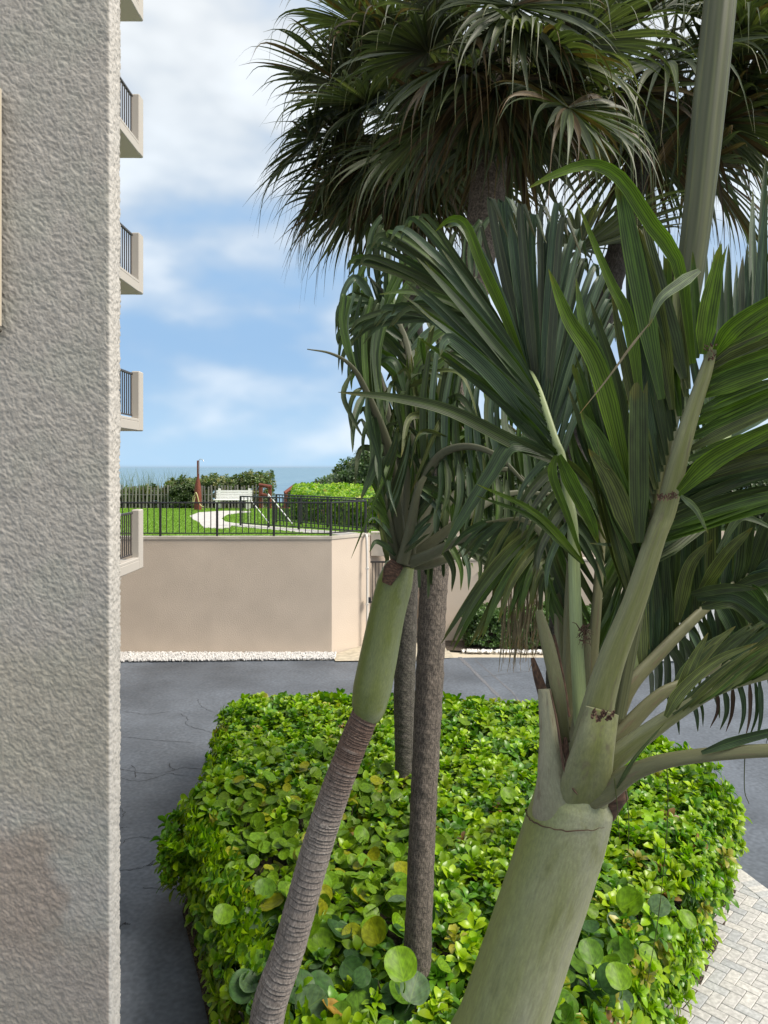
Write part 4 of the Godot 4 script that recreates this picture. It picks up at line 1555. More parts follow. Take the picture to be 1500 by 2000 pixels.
func fan_palms() -> void:
	var tB := PackedVector3Array([Vector3(0.17, 0.0, -8.7), P(792, 1512, 8.7), P(790, 1350, 8.7), P(797, 1130, 8.7), P(803, 900, 8.7), P(806, 600, 8.7), P(806, 360, 8.7)])
	fan_palm("fan_palm", "tall fan palm with slimmer grey trunk, farther of the two", tB, [0.16, 0.125, 0.125, 0.12, 0.12, 0.12, 0.13], P(812, 205, 8.7), 0.74, 1.2, 28, [
		[770, 190, 8.1, -0.75, -0.45, 0.5, 1.2, 0.1, 1.0], [700, 200, 8.4, -0.9, -0.35, 0.3, 1.15, 0.15, 1.0], [745, 300, 8.2, -0.5, -0.85, 0.5, 1.1, 0.35, 0.8], [720, 130, 8.5, -1, -0.1, 0.3, 1.1, 0.1, 1.0], [690, 330, 8.6, -0.7, -0.8, 0.3, 1.1, 0.45, 0.8], [830, 300, 8.1, 0.1, -0.9, 0.4, 1.1, 0.3, 0.8],
		[700, 50, 8.5, -0.95, 0.15, 0.3, 1.1, 0.1, 1.0], [780, 60, 8.0, -0.5, -0.2, 0.8, 1.1, 0.1, 1.0], [770, 350, 8.5, -0.25, -1.0, 0.2, 1.0, 0.5, 0.7], [830, 340, 8.6, 0.1, -1.0, 0.2, 1.0, 0.5, 0.7], [655, 335, 8.6, -0.4, -0.9, 0.2, 1.2, 0.2, 0.6], [705, 375, 8.8, -0.25, -1.0, 0.1, 1.15, 0.3, 0.6], [615, 270, 8.7, -0.75, -0.65, 0.2, 1.0, 0.12, 0.7], [690, 260, 8.6, -0.8, -0.6, 0.2, 1.1, 0.3, 0.9]], Color(0.30, 0.275, 0.245))
	var tA := PackedVector3Array([Vector3(0.22, 0.0, -5.25), P(815, 1880, 5.2), P(826, 1600, 5.2), P(838, 1350, 5.2), P(850, 1100, 5.2), P(876, 850, 5.2), P(915, 600, 5.2), P(946, 430, 5.2), P(958, 280, 5.2), P(966, 120, 5.2)])
	fan_palm("fan_palm", "rough brown grey fan palm trunk rising from the hedge, nearer one", tA, [0.12, 0.095, 0.092, 0.096, 0.098, 0.105, 0.115, 0.125, 0.12, 0.11], P(968, 50, 5.2), 0.42, 0.76, 19, [
		[1003, 12, 4.6, 0.05, -0.9, 0.5, 0.75, 0.05, 0.6], [1110, 212, 4.5, 0.3, -0.6, 0.7, 0.75, 0.15, 1.0], [1040, 110, 4.7, 0.8, -0.2, 0.5, 0.85, 0.15, 1.0], [900, 120, 4.9, -0.7, -0.5, 0.5, 0.8, 0.2, 1.0], [925, 190, 5.0, -0.3, -1.0, 0.2, 0.62, 0.4, 0.8], [1010, 200, 5.0, 0.35, -1.0, 0.2, 0.65, 0.4, 0.8], [968, 170, 4.9, 0.0, -1.0, 0.3, 0.6, 0.4, 0.7], [1060, 160, 5.1, 0.7, -0.8, 0.1, 0.75, 0.7, 0.8]], Color(0.36, 0.31, 0.265))
	var tC := PackedVector3Array([Vector3(1.62, 0.0, -6.9), P(1085, 1500, 6.9), P(1095, 1200, 6.9), P(1140, 800, 6.9), P(1230, 400, 6.9), P(1290, 150, 6.9)])
	fan_palm("fan_palm", "fan palm behind the near palm, its crown filling the upper right", tC, [0.13, 0.10, 0.10, 0.10, 0.11, 0.12], P(1310, 60, 6.9), 0.7, 1.2, 21, [
		[1385, 130, 6.4, 0.9, -0.4, 0.3, 1.2, 0.1, 0.9], [1400, 240, 6.5, 0.85, -0.6, 0.2, 1.2, 0.2, 0.8], [1370, 320, 6.6, 0.7, -0.8, 0.2, 1.2, 0.2, 0.8], [1410, 60, 6.3, 1.0, 0.0, 0.3, 1.2, 0.1, 0.9], [1130, 490, 6.3, 0.75, 0.55, 0.1, 1.15, 0.0, 0.25], [1230, 180, 6.2, -0.3, -0.9, 0.5, 1.0, 0.3, 0.9],
		[1150, 120, 6.6, -0.8, -0.3, 0.3, 1.0, 0.3, 1.0]], Color(0.17, 0.155, 0.14))


# ------------------------------------------------------------------ feather palms
func frond(palm: Node3D, pts: Array, rad_px: Array, m: String, groove := 0.25, flat := 0.65, face := Vector3.BACK, segs := 30) -> MeshInstance3D:
	var p := pl(pts)
	var rad := []
	for k in rad_px.size():
		rad.append(rad_px[k] * pts[mini(k, pts.size() / 3 - 1) * 3 + 2] / F)
	var g := Geo.new()
	tube(g, p, rad, segs, 17, flat, face, groove, 1.0)
	return part(palm, "frond", g.mesh(), M[m])


func leaflet(fr: Node3D, p: PackedVector3Array, w: float, m: String, tilt := 0.5, cut := 0.0, twist := 0.0, fold := 0.3) -> void:
	var g := Geo.new()
	var mid := cr(p, 0.5)
	var to := (Vector3(0, EYE, 0) - mid).normalized()
	var T := (p[p.size() - 1] - p[0]).normalized()
	var face := to.rotated(T, tilt)
	blade(g, p, w, face, fold, 16, 5, twist, cut)
	part(fr, "leaflet", g.mesh(), LEAF[m])


func one(fr: Node3D, a: Array, wpx: float, m: String, tilt := 0.3, cut := 0.0) -> void:
	var p := pl(a)
	leaflet(fr, p, wpx * 1.04 * a[2] / F, m, tilt, cut, R(-0.3, 0.3))


func fan(fr: Node3D, base: Array, tip: Array, n: int, wpx: float, mats: Array, bul := Vector3.ZERO, tilt := 0.7, hook := Vector3.ZERO, cut_share := 0.0, jit := 1.5) -> void:
	var bp := pl(base)
	var tp := pl(tip)
	for k in n:
		var t := (k + R(-0.3, 0.3) * jit) / maxf(n - 1, 1)
		var b := cr(bp, t)
		var e := cr(tp, t)
		var L := b.distance_to(e)
		e += Vector3(R(), R(), R()) * 0.035 * L * jit
		var sc := -b.z / F
		var bu := Vector3(bul.x * sc, -bul.y * sc, -bul.z) * R(0.6, 1.4)
		var p := PackedVector3Array([b, b.lerp(e, 0.33) + bu * 0.8, b.lerp(e, 0.68) + bu, e])
		if hook != Vector3.ZERO:
			p.append(e + Vector3(hook.x * sc, -hook.y * sc, -hook.z) * R(0.4, 1.3))
		leaflet(fr, p, wpx * sc * R(0.68, 1.08), mats[rng.randi() % mats.size()], R(-tilt, tilt), R(0.45, 0.8) if R(0, 1) < cut_share else 0.0, R(-0.5, 0.5), R(0.15, 0.5))


func leaning_palm() -> void:
	var base := Vector3(-0.55, 0.0, -3.6)
	var o := thing("leaning_palm", "slender leaning feather palm with ringed trunk and green crownshaft", "palm tree", base)
	var tp := PackedVector3Array([base, Vector3(-0.56, 0.8, -3.4), Vector3(-0.53, 1.6, -3.1), P(520, 2000, 2.95), P(565, 1850, 2.92), P(612, 1680, 2.9), P(650, 1560, 2.9), P(683, 1470, 2.9), P(714, 1395, 2.9)])
	var len := 0.0
	for k in tp.size() - 1:
		len += tp[k].distance_to(tp[k + 1])
	var nz := noise(2.0, 4, 341)
	var ring := func(t: float, th: float) -> float:
		return t * len / 0.033 + 0.10 * nz.get_noise_3d(cos(th), t * 4.0, sin(th)) + 1.5 * nz.get_noise_2d(t * 12.0, 3.0) + 0.08 * sin(th * 2.0 + t * 9.0)
	var g := Geo.new()
	tube(g, tp, [0.08, 0.072, 0.067, 0.066, 0.061, 0.057, 0.055, 0.053, 0.052], 900, 33, 1.0, Vector3.BACK, 0.0, 1.0, true,
		func(t, th):
			var f := fposmod(ring.call(t, th), 1.0)
			var c := Color(0.31, 0.265, 0.235).lerp(Color(0.19, 0.12, 0.09), smoothstep(0.66, 0.9, t))
			c = c.lerp(Color(0.66, 0.61, 0.55), 0.85 * exp(-pow((f - 0.12) / 0.07, 2.0)) * (0.5 + 0.9 * nz.get_noise_3d(cos(th) * 2.0, t * 30.0, sin(th) * 2.0)) * (1.0 - 0.5 * smoothstep(0.75, 0.95, t)))
			c = c.lerp(Color(0.10, 0.083, 0.07), 0.8 * exp(-pow((f - 0.94) / 0.06, 2.0)))
			c *= 0.9 + 0.35 * nz.get_noise_3d(cos(th) * 3.0, t * 8.0, sin(th) * 3.0)
			return c,
		func(t, th):
			var f := fposmod(ring.call(t, th), 1.0)
			return 0.0042 * (1.0 - f) + 0.0025 * nz.get_noise_3d(cos(th) * 1.2, t * 6.0, sin(th) * 1.2) - 0.0015 * exp(-pow((f - 0.95) / 0.06, 2.0)))
	part(o, "trunk", g.mesh(), M.ring_trunk)
	g = Geo.new()
	tube(g, pl([712, 1402, 2.9, 719, 1385, 2.9, 727, 1345, 2.9, 740, 1280, 2.9, 756, 1200, 2.9, 771, 1140, 2.9, 782, 1103, 2.9]), [0.050, 0.066, 0.076, 0.074, 0.070, 0.070, 0.057], 40, 33, 1.0, Vector3(0.75, 0, 0.66))
	var cs := part(o, "crownshaft", g.mesh(), M.crownshaft_green)
	g = Geo.new()
	tube(g, pl([755, 1140, 2.83, 765, 1115, 2.83, 776, 1100, 2.84]), [0.02, 0.035, 0.03], 8, 11, 0.5)
	part(cs, "torn_sheath", g.mesh(), M.torn)
	var d2 := ["dark", "dark", "dark2", "mid", "blue"]
	var G := frond(o, [782, 1105, 2.88, 770, 953, 2.85, 755, 862, 2.82, 711, 755, 2.76, 682, 711, 2.72, 645, 690, 2.68, 600, 682, 2.64], [16, 12, 9, 6, 4, 2.5, 1], "petiole_dark")
	one(G, [728, 800, 2.8, 733, 898, 2.75, 704, 979, 2.7], 24, "dark", 0.2)
	one(G, [690, 722, 2.74, 671, 770, 2.7, 690, 820, 2.68, 711, 858, 2.66], 11, "dark2", 0.3)
	one(G, [716, 768, 2.76, 722, 830, 2.72, 742, 905, 2.7, 738, 960, 2.68], 13, "dark", 0.2)
	fan(G, [705, 745, 2.76, 768, 930, 2.85], [680, 860, 2.66, 780, 1010, 2.7], 6, 15, d2, Vector3(-10, -20, 0))
	fan(G, [690, 720, 2.74, 760, 880, 2.83], [672, 575, 2.75, 765, 600, 2.95], 13, 17, d2, Vector3(-16, 0, 0), 0.8, Vector3(-12, 26, 0))
	G = frond(o, [790, 1095, 2.92, 796, 1000, 2.95, 803, 850, 3.0, 800, 700, 3.1, 768, 620, 3.2, 700, 590, 3.3], [16, 12, 9, 7, 5, 2], "petiole_dark")
	fan(G, [803, 780, 3.05, 790, 660, 3.15, 735, 605, 3.25], [690, 730, 3.0, 668, 640, 3.1, 668, 580, 3.2], 13, 17, d2, Vector3(0, -34, 0), 0.8, Vector3(-6, 50, 0))
	fan(G, [803, 780, 3.05, 790, 660, 3.15, 745, 610, 3.25], [900, 700, 3.1, 880, 600, 3.2, 800, 500, 3.3], 13, 17, d2, Vector3(0, -20, 0), 0.8, Vector3(20, 30, 0))
	G = frond(o, [795, 1092, 2.85, 814, 990, 2.82, 850, 900, 2.8, 905, 872, 2.75, 972, 891, 2.7, 1040, 960, 2.66], [15, 12, 9, 7, 5, 2], "petiole_dark")
	fan(G, [860, 895, 2.8, 1030, 950, 2.66], [850, 1010, 2.7, 1000, 1130, 2.55], 11, 17, d2, Vector3(10, -10, 0), 0.8)
	fan(G, [830, 940, 2.82, 1000, 910, 2.68], [840, 690, 2.9, 985, 760, 2.8], 14, 17, d2, Vector3(-8, 0, 0), 0.8, Vector3(-10, 18, 0))
	G = frond(o, [801, 1095, 2.9, 850, 1055, 2.9, 910, 1010, 2.92, 990, 965, 3.0, 1080, 965, 3.1], [15, 11, 8, 6, 3], "petiole_dark")
	fan(G, [850, 1055, 2.9, 1070, 965, 3.1], [885, 1160, 2.85, 1060, 1120, 3.0], 12, 17, d2, Vector3(12, -8, 0), 0.8)
	fan(G, [850, 1055, 2.9, 1070, 965, 3.1], [880, 880, 3.0, 1050, 820, 3.2], 13, 17, d2, Vector3(-8, 0, 0), 0.8)
	G = frond(o, [793, 1092, 2.95, 806, 1000, 2.98, 820, 900, 3.05, 835, 820, 3.1, 845, 740, 3.2], [16, 14, 10, 6, 3], "petiole_dark")
	fan(G, [806, 960, 2.98, 840, 800, 3.1], [772, 745, 2.95, 800, 690, 3.0, 835, 685, 3.1], 12, 15, ["mid", "mid", "dark", "olive"], Vector3(-6, 0, 0), 0.7)
	fan(G, [812, 960, 2.98, 848, 800, 3.1], [900, 780, 2.95, 890, 710, 3.05, 860, 680, 3.15], 12, 15, ["mid", "dark", "dark2", "olive"], Vector3(6, 0, 0), 0.7)
	G = frond(o, [776, 1102, 2.86, 762, 1040, 2.84, 752, 980, 2.82, 738, 920, 2.78], [12, 9, 6, 2], "petiole_dark")
	fan(G, [772, 1085, 2.83, 752, 985, 2.8], [722, 1080, 2.76, 716, 1000, 2.74, 730, 930, 2.74], 7, 12, d2, Vector3(-4, -18, 0))
	fan(G, [790, 1080, 2.8, 800, 980, 2.82], [838, 1040, 2.74, 850, 960, 2.76, 840, 900, 2.8], 9, 14, d2, Vector3(8, -10, 0))
	one(G, [757, 1095, 2.84, 748, 1050, 2.8, 738, 1000, 2.78], 13, "olive", 0.3)
	fan(G, [760, 1030, 2.84, 740, 930, 2.78], [800, 850, 2.8, 770, 830, 2.75], 6, 15, d2, Vector3(6, 0, 0))
	# older, shaggier fronds behind
	for a in [[800, 1090, 3.0, 840, 980, 3.1, 900, 880, 3.2, 960, 820, 3.3, 1020, 850, 3.4], [795, 1090, 3.0, 780, 950, 3.1, 760, 820, 3.2, 730, 700, 3.3, 690, 640, 3.35], [800, 1090, 3.0, 820, 900, 3.2, 850, 720, 3.35, 880, 600, 3.45, 930, 540, 3.5], [800, 1095, 3.0, 860, 1000, 3.1, 930, 930, 3.2, 1000, 920, 3.25, 1060, 980, 3.3], [796, 1090, 3.0, 800, 880, 3.2, 790, 700, 3.3, 770, 600, 3.4, 720, 540, 3.45]]:
		var bk := frond(o, a, [12, 9, 7, 5, 2], "petiole_dark")
		var dn: Array = a.slice(3)
		var lo := []
		var hi := []
		for j in 4:
			lo.append_array([dn[j * 3] - 30 + 30 * j, dn[j * 3 + 1] + 150, dn[j * 3 + 2] - 0.05])
			hi.append_array([dn[j * 3] - 70 + 30 * j, dn[j * 3 + 1] - 120, dn[j * 3 + 2] + 0.05])
		fan(bk, dn, lo, 15, 17, d2, Vector3(-6, -24, 0), 1.0, Vector3(0, 20, 0))
		fan(bk, dn, hi, 13, 17, d2, Vector3(-8, -8, 0), 1.0, Vector3(-18, 26, 0))
	for k in 50:
		var q := cr(pl([760, 900, 2.85, 790, 780, 2.9, 830, 720, 2.95, 880, 850, 2.85, 940, 880, 2.8]), R(0, 1))
		var e := q + Vector3(R() * 0.22, R(-0.42, 0.16), R() * 0.2)
		var mdl := q.lerp(e, 0.5) + Vector3(R() * 0.05, 0.09, R() * 0.06)
		leaflet(G, PackedVector3Array([q, mdl, e]), R(0.016, 0.034), ["dark", "dark2", "mid", "olive"][k % 4], R(-1.0, 1.0), 0.0, R())
	for a in [[800, 1098, 2.83, 835, 1085, 2.8, 885, 1060, 2.78, 935, 1040, 2.76], [786, 1100, 2.82, 800, 1040, 2.8, 816, 960, 2.78, 830, 930, 2.78], [806, 1100, 2.95, 840, 1100, 2.95, 900, 1080, 3.0, 960, 1060, 3.05]]:
		var st := frond(o, a, [13, 11, 8, 5], "petiole_dark")
		fan(st, a.slice(6), [a[9] + 30, a[10] + 90, a[11], a[9] + 90, a[10] + 40, a[11]], 4, 15, d2, Vector3(10, -10, 0))


func rag(g: Geo, b: Vector3, h: float, w: float) -> void:
	var lean := Vector3(R() * 0.5, R(0.2, 1.0), R() * 0.5).normalized() * h
	blade(g, PackedVector3Array([b - lean * 0.5, b, b + lean * 0.5 + Vector3(R(), R(), R()) * h * 0.25]), w, Vector3(R() * 0.6, R() * 0.3, 1), R(-0.8, 0.8), 4, 3, R(), 0.5)


func near_palm() -> void:
	var base := Vector3(0.02, 0.0, -1.95)
	var o := thing("near_palm", "large near feather palm with thick pale green crownshaft at right", "palm tree", base)
	var g := Geo.new()
	var nz := noise(2.0, 4, 351)
	tube(g, PackedVector3Array([base, Vector3(0.04, 1.0, -1.85), Vector3(0.10, 2.0, -1.72), Vector3(0.165, 2.72, -1.63)]), [0.10, 0.085, 0.08, 0.078], 200, 25, 1.0, Vector3.BACK, 0.0, 1.0, true,
		func(t, th): return Color(0.2, 0.17, 0.145) * (0.9 + 0.3 * nz.get_noise_3d(cos(th), t * 20.0, sin(th))),
		func(t, _th): return 0.004 * (1.0 - fposmod(t * 90.0, 1.0)))
	part(o, "trunk", g.mesh(), M.ring_trunk)
	g = Geo.new()
	tube(g, PackedVector3Array([Vector3(0.165, 2.7, -1.63), Vector3(0.19, 2.85, -1.615), P(942, 2110, 1.605), P(980, 2000, 1.6), P(1030, 1850, 1.6), P(1080, 1700, 1.6), P(1108, 1610, 1.6), P(1121, 1565, 1.6), P(1127, 1540, 1.602), P(1130, 1512, 1.61), P(1133, 1480, 1.62)]), [0.07, 0.098, 0.097, 0.093, 0.091, 0.089, 0.088, 0.084, 0.070, 0.050, 0.026], 80, 41, 1.0, Vector3(0.35, 0, 0.94), 0.0, 1.0, true, null, func(t, th): return 0.0018 * nz.get_noise_3d(cos(th), t * 5.0, sin(th)))
	var cs := part(o, "crownshaft", g.mesh(), M.crownshaft)
	# brown torn rim and rising sheaths
	g = Geo.new()
	var ca := (P(1122, 1560, 1.6) - P(1080, 1700, 1.6)).normalized()
	var cc0 := P(1113, 1592, 1.6)
	var cf := (Vector3.BACK - ca * ca.z).normalized()
	var csd := cf.cross(ca)
	var ring := PackedVector3Array()
	for k in 29:
		var th := lerpf(1.0, PI + 0.4, k / 28.0)
		var lift := 0.034 * cos(th) + 0.010 * sin(th) + 0.0016 * R()
		ring.append(cc0 + (csd * -cos(th) + cf * sin(th)) * 0.0895 + ca * (lift if th < 1.9 else lift + 0.006 * (th - 1.9)))
	tube(g, ring, [0.0003, 0.0010, 0.0014, 0.0009, 0.0017, 0.0013, 0.0016], 84, 7, 0.6)
	part(cs, "torn_rim", g.mesh(), M.torn)
	g = Geo.new()
	tube(g, pl([1112, 1650, 1.61, 1096, 1575, 1.578, 1080, 1512, 1.568, 1073, 1435, 1.58, 1063, 1346, 1.6]), [0.07, 0.064, 0.033, 0.021, 0.014], 30, 25, 0.75)
	part(o, "sheath", g.mesh(), M.sheath)
	g = Geo.new()
	tube(g, pl([1074, 1346, 1.585, 1086, 1400, 1.565, 1094, 1450, 1.55, 1102, 1500, 1.535, 1118, 1538, 1.52, 1128, 1552, 1.512]), [0.0012, 0.0022, 0.003, 0.0036, 0.0026, 0.001], 30, 7)
	tube(g, pl([1104, 1440, 1.59, 1108, 1490, 1.565, 1120, 1530, 1.53]), [0.004, 0.012, 0.004], 12, 9, 0.5)
	part(o, "torn_edge", g.mesh(), M.torn, "stuff")
	g = Geo.new()
	tube(g, pl([1190, 1600, 1.59, 1196, 1556, 1.56, 1206, 1520, 1.55]), [0.012, 0.034, 0.018], 14, 15, 0.6)
	part(o, "sheath", g.mesh(), M.torn)
	g = Geo.new()
	tube(g, pl([1128, 1620, 1.6, 1142, 1540, 1.545, 1160, 1460, 1.52, 1176, 1388, 1.53]), [0.06, 0.054, 0.042, 0.035], 20, 25, 0.6, Vector3.BACK, 0.22)
	part(o, "sheath", g.mesh(), M.petiole)
	g = Geo.new()
	for k in 44:
		var b := P(1156 + k * 1.0, 1398 - 6.0 * sin(k * 0.35) + R(-4, 4), 1.485)
		rag(g, b, R(0.006, 0.014), R(0.003, 0.007))
	part(o, "torn_fibres", g.mesh(), M.torn, "stuff")
	# cut petiole stumps
	for a in [[1105, 1450, 1.6, 1090, 1350, 1.6, 1070, 1260, 1.62, 1052, 1192, 1.64, 9, 14, 14, 8, "petiole_olive"], [1122, 1500, 1.66, 1134, 1400, 1.68, 1138, 1300, 1.7, 1139, 1228, 1.72, 22, 16, 16, 15, "petiole_olive"], [1088, 1460, 1.68, 1068, 1380, 1.7, 1050, 1320, 1.72, 1040, 1285, 1.74, 14, 12, 9, 4, "torn"], [1110, 1500, 1.7, 1112, 1350, 1.74, 1114, 1200, 1.78, 1116, 1100, 1.8, 16, 16, 14, 10, "petiole_olive"], [1108, 1400, 1.66, 1096, 1330, 1.66, 1086, 1270, 1.66, 1082, 1240, 1.66, 7, 8, 6, 2, "torn"]]:
		var rad := []
		for k in 4:
			rad.append(a[12 + k] * a[2] / F)
		g = Geo.new()
		tube(g, pl(a.slice(0, 12)), rad, 16, 15, 0.55, Vector3.BACK, 0.15)
		part(o, "petiole_stump", g.mesh(), M[a[16]])
	g = Geo.new()
	for k in 26:
		var b := P(1128 + R(0, 26), 1232 + R(-6, 20), 1.66)
		tube(g, PackedVector3Array([b, b + Vector3(R() * 0.008, R(-0.002, 0.014), R() * 0.008), b + Vector3(R() * 0.016, R(-0.02, 0.016), R() * 0.012)]), [0.0014, 0.001, 0.0005], 6, 5)
	part(o, "torn_fibres", g.mesh(), M.torn, "stuff")

	# --- main upright frond
	var F1 := frond(o, [1136, 1540, 1.6, 1149, 1477, 1.58, 1171, 1368, 1.57, 1197, 1282, 1.56, 1240, 1173, 1.55, 1280, 1050, 1.54, 1301, 993, 1.54, 1330, 880, 1.53, 1350, 810, 1.53, 1376, 733, 1.53, 1393, 676, 1.53], [46, 42, 31, 27, 23, 20.5, 21, 18, 16, 13.5, 9], "petiole", 0.2, 0.6, Vector3.BACK, 60)
	g = Geo.new()
	for k in 60:
		var b: Vector3 = P(1284 + k * 0.95, 972 - k * 0.12 + R(-6, 6), 1.506) if k < 42 else P(1376 + R(0, 24), 690 + R(-20, 12), 1.505)
		rag(g, b, R(0.004, 0.010), R(0.002, 0.004))
	part(F1, "torn_fibres", g.mesh(), M.torn, "stuff")
	var s := 1.56
	one(F1, [1361, 700, s, 1357, 603, s, 1353, 491, s], 24, "mid", 0.4)
	one(F1, [1353, 710, s, 1327, 525, 1.55, 1266, 430, 1.54, 1210, 348, 1.53, 1153, 322, 1.53, 1084, 341, 1.52, 1030, 369, 1.51], 30, "bright", 0.15)
	one(F1, [1335, 740, 1.57, 1288, 582, 1.58, 1253, 443, 1.6], 38, "dark2", 0.3, 0.75)
	one(F1, [1314, 800, 1.57, 1283, 603, 1.58, 1244, 456, 1.6], 32, "olive", -0.3, 0.7)
	one(F1, [1292, 780, 1.55, 1240, 517, 1.55, 1210, 356, 1.55], 36, "mid", 0.2, 0.6)
	one(F1, [1283, 850, 1.58, 1240, 647, 1.6, 1223, 465, 1.62], 26, "dark", 0.3)
	one(F1, [1253, 800, 1.56, 1227, 629, 1.56, 1188, 543, 1.56, 1127, 393, 1.55], 26, "bright", 0.3)
	one(F1, [1236, 960, 1.57, 1205, 755, 1.57, 1153, 586, 1.58], 32, "dark2", -0.3)
	one(F1, [1240, 1000, 1.56, 1179, 733, 1.55, 1140, 638, 1.55, 1125, 543, 1.55], 30, "mid", 0.3)
	one(F1, [1240, 1010, 1.55, 1171, 733, 1.54, 1110, 625, 1.53, 1071, 525, 1.52], 38, "bright", 0.2)
	one(F1, [1240, 1040, 1.55, 1179, 885, 1.53, 1134, 803, 1.52], 42, "mid", 0.2)
	one(F1, [1240, 1060, 1.54, 1197, 948, 1.53, 1149, 876, 1.52], 40, "olive", -0.2)
	one(F1, [1249, 1060, 1.53, 1246, 885, 1.51, 1246, 753, 1.5], 36, "dark2", 0.1, 0.9)
	one(F1, [1366, 528, 1.5, 1330, 553, 1.49, 1290, 585, 1.48, 1266, 640, 1.48], 24, "pale", 0.2)
	one(F1, [1268, 632, 1.48, 1230, 680, 1.48, 1190, 735, 1.48, 1132, 808, 1.48], 5, "straw", 0.2)
	one(F1, [1372, 692, 1.52, 1383, 600, 1.51, 1408, 484, 1.5], 36, "bright", 0.2, 0.55)
	fan(F1, [1240, 1110, 1.57, 1280, 960, 1.57, 1345, 760, 1.57], [1120, 760, 1.6, 1150, 640, 1.62, 1245, 500, 1.64, 1330, 520, 1.64], 24, 28, ["dark2", "dark", "olive", "mid", "dark2"], Vector3(-6, 0, 0), 0.8, Vector3.ZERO, 0.3)
	fan(F1, [1232, 1180, 1.58, 1262, 1080, 1.58], [1150, 860, 1.6, 1190, 800, 1.6, 1250, 820, 1.62], 12, 26, ["dark2", "olive", "dark"], Vector3(-8, 0, 0), 0.8)
	# right hand blades
	fan(F1, [1396, 692, 1.54, 1380, 745, 1.54, 1345, 880, 1.55], [1560, 575, 1.5, 1590, 680, 1.46, 1600, 770, 1.45], 12, 36, ["olive", "mid", "bright", "mid"], Vector3(0, -8, 0), 0.75, Vector3.ZERO, 0.0, 0.6)
	one(F1, [1396, 690, 1.53, 1430, 640, 1.5, 1500, 592, 1.48, 1560, 560, 1.46], 36, "bright", 0.3)
	one(F1, [1322, 965, 1.53, 1391, 898, 1.5, 1500, 840, 1.47, 1590, 800, 1.45], 40, "bright", 0.2)
	fan(F1, [1340, 900, 1.56, 1290, 1060, 1.57], [1600, 830, 1.5, 1590, 980, 1.5], 11, 38, ["dark2", "mid", "dark", "olive"], Vector3(0, -14, 0), 0.75)
	one(F1, [1330, 968, 1.5, 1360, 995, 1.48, 1383, 1042, 1.47], 14, "pale", 0.3)
	fan(F1, [1300, 1010, 1.58, 1262, 1110, 1.6], [1400, 900, 1.7, 1420, 1010, 1.7], 6, 40, ["dark2", "dark"], Vector3(0, -10, 0), 0.4)

	# --- closed spear leaf
	g = Geo.new()
	tube(g, pl([1200, 1400, 1.66, 1270, 1000, 1.66, 1330, 640, 1.66, 1352, 500, 1.65, 1372, 330, 1.64, 1386, 190, 1.63, 1400, 60, 1.62, 1418, -120, 1.61]), [0.02, 0.026, 0.028, 0.03, 0.033, 0.035, 0.0345, 0.033], 60, 41, 0.55, Vector3.BACK, 0.0, 1.0, true, null, func(_t, th): return 0.0025 * sin(th * 9.0))
	part(o, "spear_leaf", g.mesh(), M.spear)
	# --- left frond
	var F2 := frond(o, [1140, 1500, 1.66, 1126, 1250, 1.7, 1119, 1037, 1.74, 1110, 976, 1.76, 1097, 894, 1.79, 1084, 859, 1.8, 1054, 768, 1.86, 1032, 720, 1.92, 985, 640, 2.05, 900, 580, 2.25], [16, 13, 11, 10, 9, 8, 7, 5, 4, 2], "petiole_pale", 0.1, 0.7)
	one(F2, [1034, 740, 1.9, 980, 603, 1.86, 940, 515, 1.84, 910, 440, 1.84, 880, 428, 1.84, 850, 452, 1.84], 22, "bright", 0.2)
	one(F2, [1030, 725, 1.91, 985, 610, 1.88, 945, 515, 1.88, 900, 440, 1.88, 870, 445, 1.88], 26, "blue", 0.3)
	fan(F2, [1036, 735, 1.92, 1060, 790, 1.88, 1098, 900, 1.8], [955, 430, 1.95, 1040, 425, 1.95, 1120, 470, 1.95, 1180, 540, 1.95, 1210, 640, 1.9], 34, 21, ["blue", "blue", "blue", "dark", "ash"], Vector3(-6, 0, 0), 0.6, Vector3(16, 30, 0.03))
	fan(F2, [1036, 740, 1.94, 1070, 830, 1.88], [960, 405, 1.9, 1010, 400, 1.9, 1060, 402, 1.9, 1100, 425, 1.9], 10, 22, ["blue", "blue", "ash"], Vector3(-4, 0, 0), 0.4, Vector3(26, 70, -0.02))
	fan(F2, [1040, 740, 1.9, 985, 640, 2.05, 930, 600, 2.2], [830, 430, 1.95, 760, 470, 2.05, 690, 510, 2.15], 14, 22, ["dark", "dark2", "blue", "mid"], Vector3(0, -14, 0), 0.6, Vector3(-24, 26, 0))
	fan(F2, [1040, 745, 1.88, 990, 650, 2.02, 925, 595, 2.2], [800, 600, 1.95, 745, 620, 2.05, 700, 640, 2.15], 14, 22, ["dark", "dark", "dark2", "blue"], Vector3(0, -20, 0), 0.6, Vector3(-30, 30, 0))
	fan(F2, [1052, 770, 1.86, 1090, 890, 1.79], [845, 470, 1.8, 790, 560, 1.78, 830, 640, 1.75, 880, 700, 1.72], 16, 26, ["dark", "blue", "dark", "mid"], Vector3(4, -8, 0), 0.5)
	one(F2, [960, 640, 2.0, 880, 590, 1.95, 800, 570, 1.92, 740, 575, 1.9], 16, "mid", 0.3)
	one(F2, [1058, 862, 1.79, 971, 746, 1.74, 889, 668, 1.7, 868, 668, 1.69, 860, 695, 1.68], 28, "blue", 0.1)
	one(F2, [1080, 900, 1.78, 960, 760, 1.76, 905, 690, 1.75], 24, "dark", 0.3)
	one(F2, [1090, 905, 1.77, 997, 862, 1.74, 880, 803, 1.7, 770, 777, 1.67, 660, 766, 1.64], 27, "dark2", 0.2)
	one(F2, [1080, 890, 1.77, 1003, 868, 1.74, 960, 925, 1.72, 905, 1010, 1.7, 862, 1084, 1.69], 34, "dark", 0.2)
